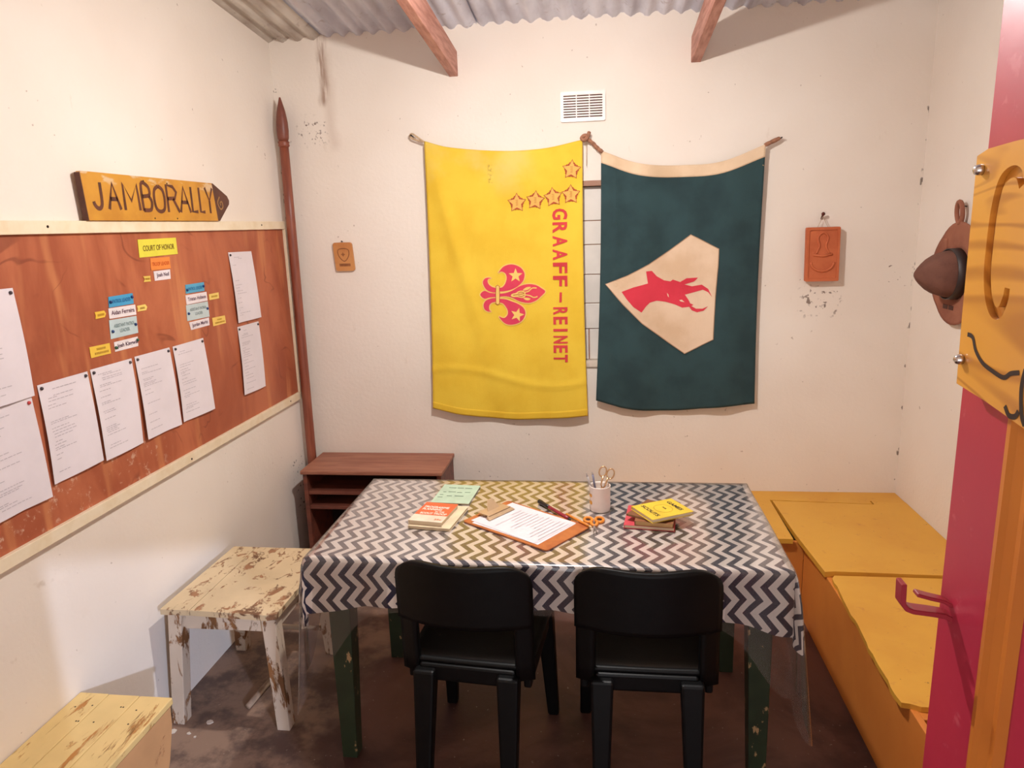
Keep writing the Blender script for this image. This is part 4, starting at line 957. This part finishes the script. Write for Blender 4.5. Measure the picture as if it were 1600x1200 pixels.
tube('stretcher', [(-1.535, 2.61, .12), (-1.16, 2.61, .12)], .011, M_peel2, sl, 8)
local(sl)
lb = thing('low_bench', 'low cream plank bench against the left wall in the foreground', 'bench', (-1.46, 1.4, 0))
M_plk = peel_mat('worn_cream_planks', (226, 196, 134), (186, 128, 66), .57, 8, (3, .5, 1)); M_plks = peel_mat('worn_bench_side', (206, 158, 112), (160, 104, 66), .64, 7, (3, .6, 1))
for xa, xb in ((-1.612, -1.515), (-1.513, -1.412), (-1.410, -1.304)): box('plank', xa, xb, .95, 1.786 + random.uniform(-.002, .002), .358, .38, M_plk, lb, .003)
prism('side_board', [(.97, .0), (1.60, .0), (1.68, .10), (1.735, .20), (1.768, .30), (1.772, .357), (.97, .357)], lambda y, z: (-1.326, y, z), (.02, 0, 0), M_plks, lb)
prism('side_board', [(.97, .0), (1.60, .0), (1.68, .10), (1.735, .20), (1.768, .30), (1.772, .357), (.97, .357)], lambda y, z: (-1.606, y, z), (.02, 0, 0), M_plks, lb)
bm = bmesh.new(); rn = random.Random(3)
for k in range(9):
    x, y = rn.choice((-1.58, -1.53, -1.48, -1.43, -1.37)) + rn.uniform(-.01, .01), rn.choice((1.72, 1.73, 1.60, 1.66)); tube_bm(bm, [(x, y, .3795), (x, y, .3806)], .0026, 8)
stuff(finish('nail_heads', bm, M_dark, lb))
local(lb)
# loose stick and flakes of plaster on the floor
tag(tube('loose_stick', [(-1.332, 2.235, .012), (-1.325, 2.3, .015), (-1.312, 2.39, .02)], [.011, .012, .011], mat('grey_stick', (176, 148, 124), .7, .15, 30), None, 8), 'short pale stick lying on the floor under the stool', 'stick')
M_fl = mat('plaster_flake', (226, 212, 198), .8)
for i, (x, y, r, lab) in enumerate([(-1.44, 2.155, .014, 'largest white plaster flake on the floor between the stool legs'), (-1.548, 2.095, .016, 'cream flake on the floor beside the low bench'), (-1.484, 2.09, .008, 'small white flake on the floor in front of the stool'), (-1.452, 2.075, .006, 'tiny white flake on the floor furthest in front of the stool')]):
    rn = random.Random(i); poly = [(x + r * rn.uniform(.6, 1.1) * cos(a), y + r * rn.uniform(.6, 1.1) * sin(a)) for a in [2 * pi * k / 7 for k in range(7)]]
    tag(prism('plaster_flake', poly, lambda a, b: (a, b, .0005), (0, 0, .003), M_fl), lab, 'debris', 'plaster flakes on the floor')

# ------------------------------------------------------------------ hat on the right wall
ht = thing('scout_hat', 'brown felt broad-brimmed hat hanging on the right wall', 'hat', (XR - .012, 3.16, 1.50))
M_felt = mat('brown_felt', (116, 76, 62), .9, .15, 8, .3, 120, c2=(92, 56, 46)); M_felt2 = mat('brown_felt_brim', (158, 100, 76), .85, .15, 8, .3, 120, c2=(138, 82, 62)); M_band = mat('dark_hat_band', (54, 42, 40), .5)
bm = bmesh.new(); rings = []
for rr_i, th in ((.085, .0), (.12, 0), (.16, .0), (.19, .004), (.203, .008), (.203, .013), (.19, .010), (.16, .007), (.12, .007), (.085, .007)):
    ring = []
    for k in range(40):
        a = 2 * pi * k / 40; ry, rz = rr_i * .98, rr_i * 1.03
        wave = .012 * cos(2 * a) * (rr_i / .2) ** 2
        ring.append(bm.verts.new((-th - .004 - max(0, wave), ry * cos(a), rz * sin(a))))
    rings.append(ring)
for i in range(len(rings)):
    a, b = rings[i], rings[(i + 1) % len(rings)]
    for k in range(40): bm.faces.new((a[k], a[(k + 1) % 40], b[(k + 1) % 40], b[k]))
finish('brim', bm, M_felt2, ht, True)
bm = bmesh.new(); rings = []
for h, r in ((.004, .101), (.03, .101), (.06, .096), (.09, .087), (.115, .071), (.138, .049), (.155, .029), (.167, .011)):
    ring = []
    for k in range(32):
        a = 2 * pi * k / 32; dent = 1 - .16 * (h / .168) ** .7 * (0.5 + .5 * cos(4 * a)) * (1 if h < .15 else .4)
        ring.append(bm.verts.new((-h - .006, r * dent * cos(a), r * dent * 1.02 * sin(a))))
    rings.append(ring)
for i in range(len(rings) - 1):
    for k in range(32): bm.faces.new((rings[i][k], rings[i][(k + 1) % 32], rings[i + 1][(k + 1) % 32], rings[i + 1][k]))
bm.faces.new(rings[-1]); bm.faces.new(rings[0][::-1]); finish('crown', bm, M_felt, ht, True)
lathe('hat_band', [(.1, .01), (.1042, .010), (.1038, .05), (.099, .05)], M_band, ht, 36, axis='x', capb=False, capt=False)
box('buckle', -.047, -.009, .082, .097, .02, .05, mat('buckle_leather', (70, 52, 46), .4), ht, .004, Matrix.Rotation(radians(-8), 4, 'X'))
ang = radians(72)
ring = [(-.014 - .004 * sin(2 * pi * k / 20), .02 + .024 * cos(2 * pi * k / 20), .245 + .042 * sin(2 * pi * k / 20)) for k in range(21)]
bm = bmesh.new(); tube_bm(bm, ring, .0095, 8, False); finish('leather_loop', bm, M_felt2, ht, True)
for y in (.05, .0): box('brim_slot', -.0128, -.0105, y, y + .04, -.15, -.132, mat('slot_dark', (84, 50, 40), .9), ht, .0005)
box('brim_fold', -.018, -.004, .10, .15, .06, .14, M_felt2, ht, .006)
tube('hook', [(.011, .02, .268), (-.018, .02, .27), (-.018, .02, .276)], .0022, M_dark, ht, 8)

# ------------------------------------------------------------------ open door on the right
def door_mat(nm, a, b):
    n = NB(nm); c = n.mix(n.step(n.noise(2.5, 4), .35, .7), lin(a), lin(b)); c = n.mix(n.math('MULTIPLY', n.step(n.noise(24, 4), .64, .72), .25), c, lin((214, 120, 130)))
    n.color(c); n.bump(n.noise(26, 4), .08, .003); return n.fin(.38, 0, .5)
M_door = door_mat('raspberry_gloss_paint', (180, 50, 68), (168, 42, 66)); M_bead = bench_mat('orange_bead_paint', (200, 122, 46), (188, 108, 40), .2)
dr = bpy.data.objects.new('door_1', None); COL.objects.link(dr); structure(dr); dr.location = (DX, .32, 0)
DY0, DY1 = .33, 1.116
pz0, pz1, py0, py1 = .22, 1.98, .47, .975
box('stile', DX, DX + .042, py1 + .004, DY1, .01, 2.03, M_door, dr, .003); box('stile', DX, DX + .042, DY0, py0, .01, 2.03, M_door, dr, .003)
box('rail', DX, DX + .042, py0, py1 + .004, .01, pz0, M_door, dr, .001); box('rail', DX, DX + .042, py0, py1 + .004, pz1, 2.03, M_door, dr, .001)
box('panel', DX + .012, DX + .030, py0, py1 + .004, pz0, pz1, M_door, dr, 0)
for a in ((py1 - .055, py1 + .005, pz0, pz1), (py0, py0 + .055, pz0, pz1)):
    bm = bmesh.new(); prof = [(0, .0), (.0, -.004), (.014, -.007), (.022, -.002), (.036, .004), (.048, .003), (.06, .012)]
    s = 1 if a[0] > .6 else -1
    rows = []
    for z in (a[2], a[3]): rows.append([bm.verts.new((DX + p[1], (a[1] - p[0] if s > 0 else a[0] + p[0] * .9), z)) for p in prof])
    for i in range(len(prof) - 1): bm.faces.new((rows[0][i], rows[0][i + 1], rows[1][i + 1], rows[1][i]))
    finish('bead_moulding', bm, M_bead, dr)
# pull handle
M_hand = door_mat('handle_red_paint', (168, 52, 62), (146, 38, 50))
def flatbar(name, pts, wy, th, m, parent):
    bm = bmesh.new(); P = [Vector((p[0], 0, p[1])) for p in pts]; rows = []
    for i, p in enumerate(P):
        t = (P[min(i + 1, len(P) - 1)] - P[max(i - 1, 0)]).normalized(); nn = Vector((-t.z, 0, t.x)) * th / 2
        rows.append([bm.verts.new(p + nn + Vector((0, HY - wy / 2, 0))), bm.verts.new(p + nn + Vector((0, HY + wy / 2, 0))), bm.verts.new(p - nn + Vector((0, HY + wy / 2, 0))), bm.verts.new(p - nn + Vector((0, HY - wy / 2, 0)))])
    for a, b in zip(rows, rows[1:]):
        for k in range(4): bm.faces.new((a[k], a[(k + 1) % 4], b[(k + 1) % 4], b[k]))
    bm.faces.new(rows[0][::-1]); bm.faces.new(rows[-1])
    bmesh.ops.recalc_face_normals(bm, faces=bm.faces)
    bmesh.ops.bevel(bm, geom=list(bm.edges), offset=.0012, segments=1, affect='EDGES')
    return finish(name, bm, m, parent)
HY = 1.082
flatbar('handle', [(DX + .002, 1.137), (DX - .010, 1.143), (DX - .03, 1.146), (DX - .056, 1.149), (DX - .066, 1.153), (DX - .0725, 1.162), (DX - .0735, 1.195)], .024, .008, M_hand, dr)
flatbar('handle_thumb_latch', [(DX + .001, 1.158), (DX - .012, 1.166), (DX - .03, 1.17), (DX - .052, 1.176)], .018, .006, M_hand, dr)
# carved sign on the door
def carve_mat():
    n = NB('varnished_pine'); X, Y, Z = n.sep()
    g = n.noise(4.5, 2, .45, stretch=(1, .35, 1.6), dist=.5); gr = n.math('PINGPONG', n.math('MULTIPLY', g, 24.), 1.)
    c = n.mix(n.math('MULTIPLY', n.step(gr, .45, .95), .75), lin((214, 148, 58)), lin((166, 98, 32))); c = n.mix(n.math('MULTIPLY', n.step(n.noise(4, 3), .5, .7), .6), c, lin((222, 162, 74)))
    n.color(c); n.b.inputs['Coat Weight'].default_value = .5; n.b.inputs['Coat Roughness'].default_value = .12; return n.fin(.35, 0, .5)
M_carve = carve_mat()
SXF = .505
cs = thing('carved_sign', 'varnished wooden sign with carved letter bolted to the open door', 'sign', (SXF, .9, 1.50))
outl = [(1.088, 1.822), (1.086, 1.70), (1.084, 1.60), (1.080, 1.508), (1.00, 1.502), (.80, 1.478), (.55, 1.47), (.55, 1.83), (.80, 1.836), (1.0, 1.832), (1.06, 1.829)]
def sgn(u, v): return (1.1554 - .00064005 * u - .0000707589 * v, 1.84015 + .0000563825 * u - .00033092 * v)
cpath = spline([(262, 235), (250, 185), (222, 175), (190, 205), (165, 300), (148, 430), (138, 540), (142, 630), (160, 690), (185, 690), (205, 640), (212, 600)], 6)
cp2 = [sgn(*q) for q in cpath]; N_ = len(cp2)
wv_ = [.012 + .006 * sin(pi * i / (N_ - 1)) if 1 else 0 for i in range(N_)]
Lh, Rh = [], []
for i in range(N_):
    a, b = Vector(cp2[max(i - 1, 0)]), Vector(cp2[min(i + 1, N_ - 1)]); t = (b - a).normalized(); nn = Vector((-t.y, t.x)) * wv_[i] * .5
    Lh.append(tuple(Vector(cp2[i]) + nn)); Rh.append(tuple(Vector(cp2[i]) - nn))
hole = Lh + Rh[::-1]
prism('front_board', outl, lambda y, z: (SXF, y, z), (.008, 0, 0), M_carve, cs, holes=[hole])
prism('back_board', outl, lambda y, z: (SXF + .0082, y, z), (.0165, 0, 0), M_carve, cs)
M_char = mat('charred_line', (40, 18, 10), .6)
MARK('burnt_lines', ribbon2d([sgn(*q) for q in spline([(58, 790), (80, 800), (92, 850), (120, 895), (160, 920), (200, 935), (225, 915), (255, 905)], 5)], .0062) + ribbon2d([sgn(*q) for q in spline([(205, 1040), (218, 1070), (240, 1068), (252, 1045)], 5)], .007) + ribbon2d([sgn(*q) for q in spline([(275, 890), (262, 960), (262, 1050), (272, 1090)], 5)], .008), lambda y, z: (SXF - .0006, y, z), M_char, cs)
M_chrome = mat('chrome_bolt', (214, 208, 204), .18, .05, metal=1.)
for y, z in ((1.070, 1.803), (1.070, 1.545)):
    lathe('bolt', [(.007, 0), (.0075, .004), (.006, .009), (.003, .011)], M_chrome, cs, 14, (SXF, y, z), 'x')
local(cs)
local(dr)
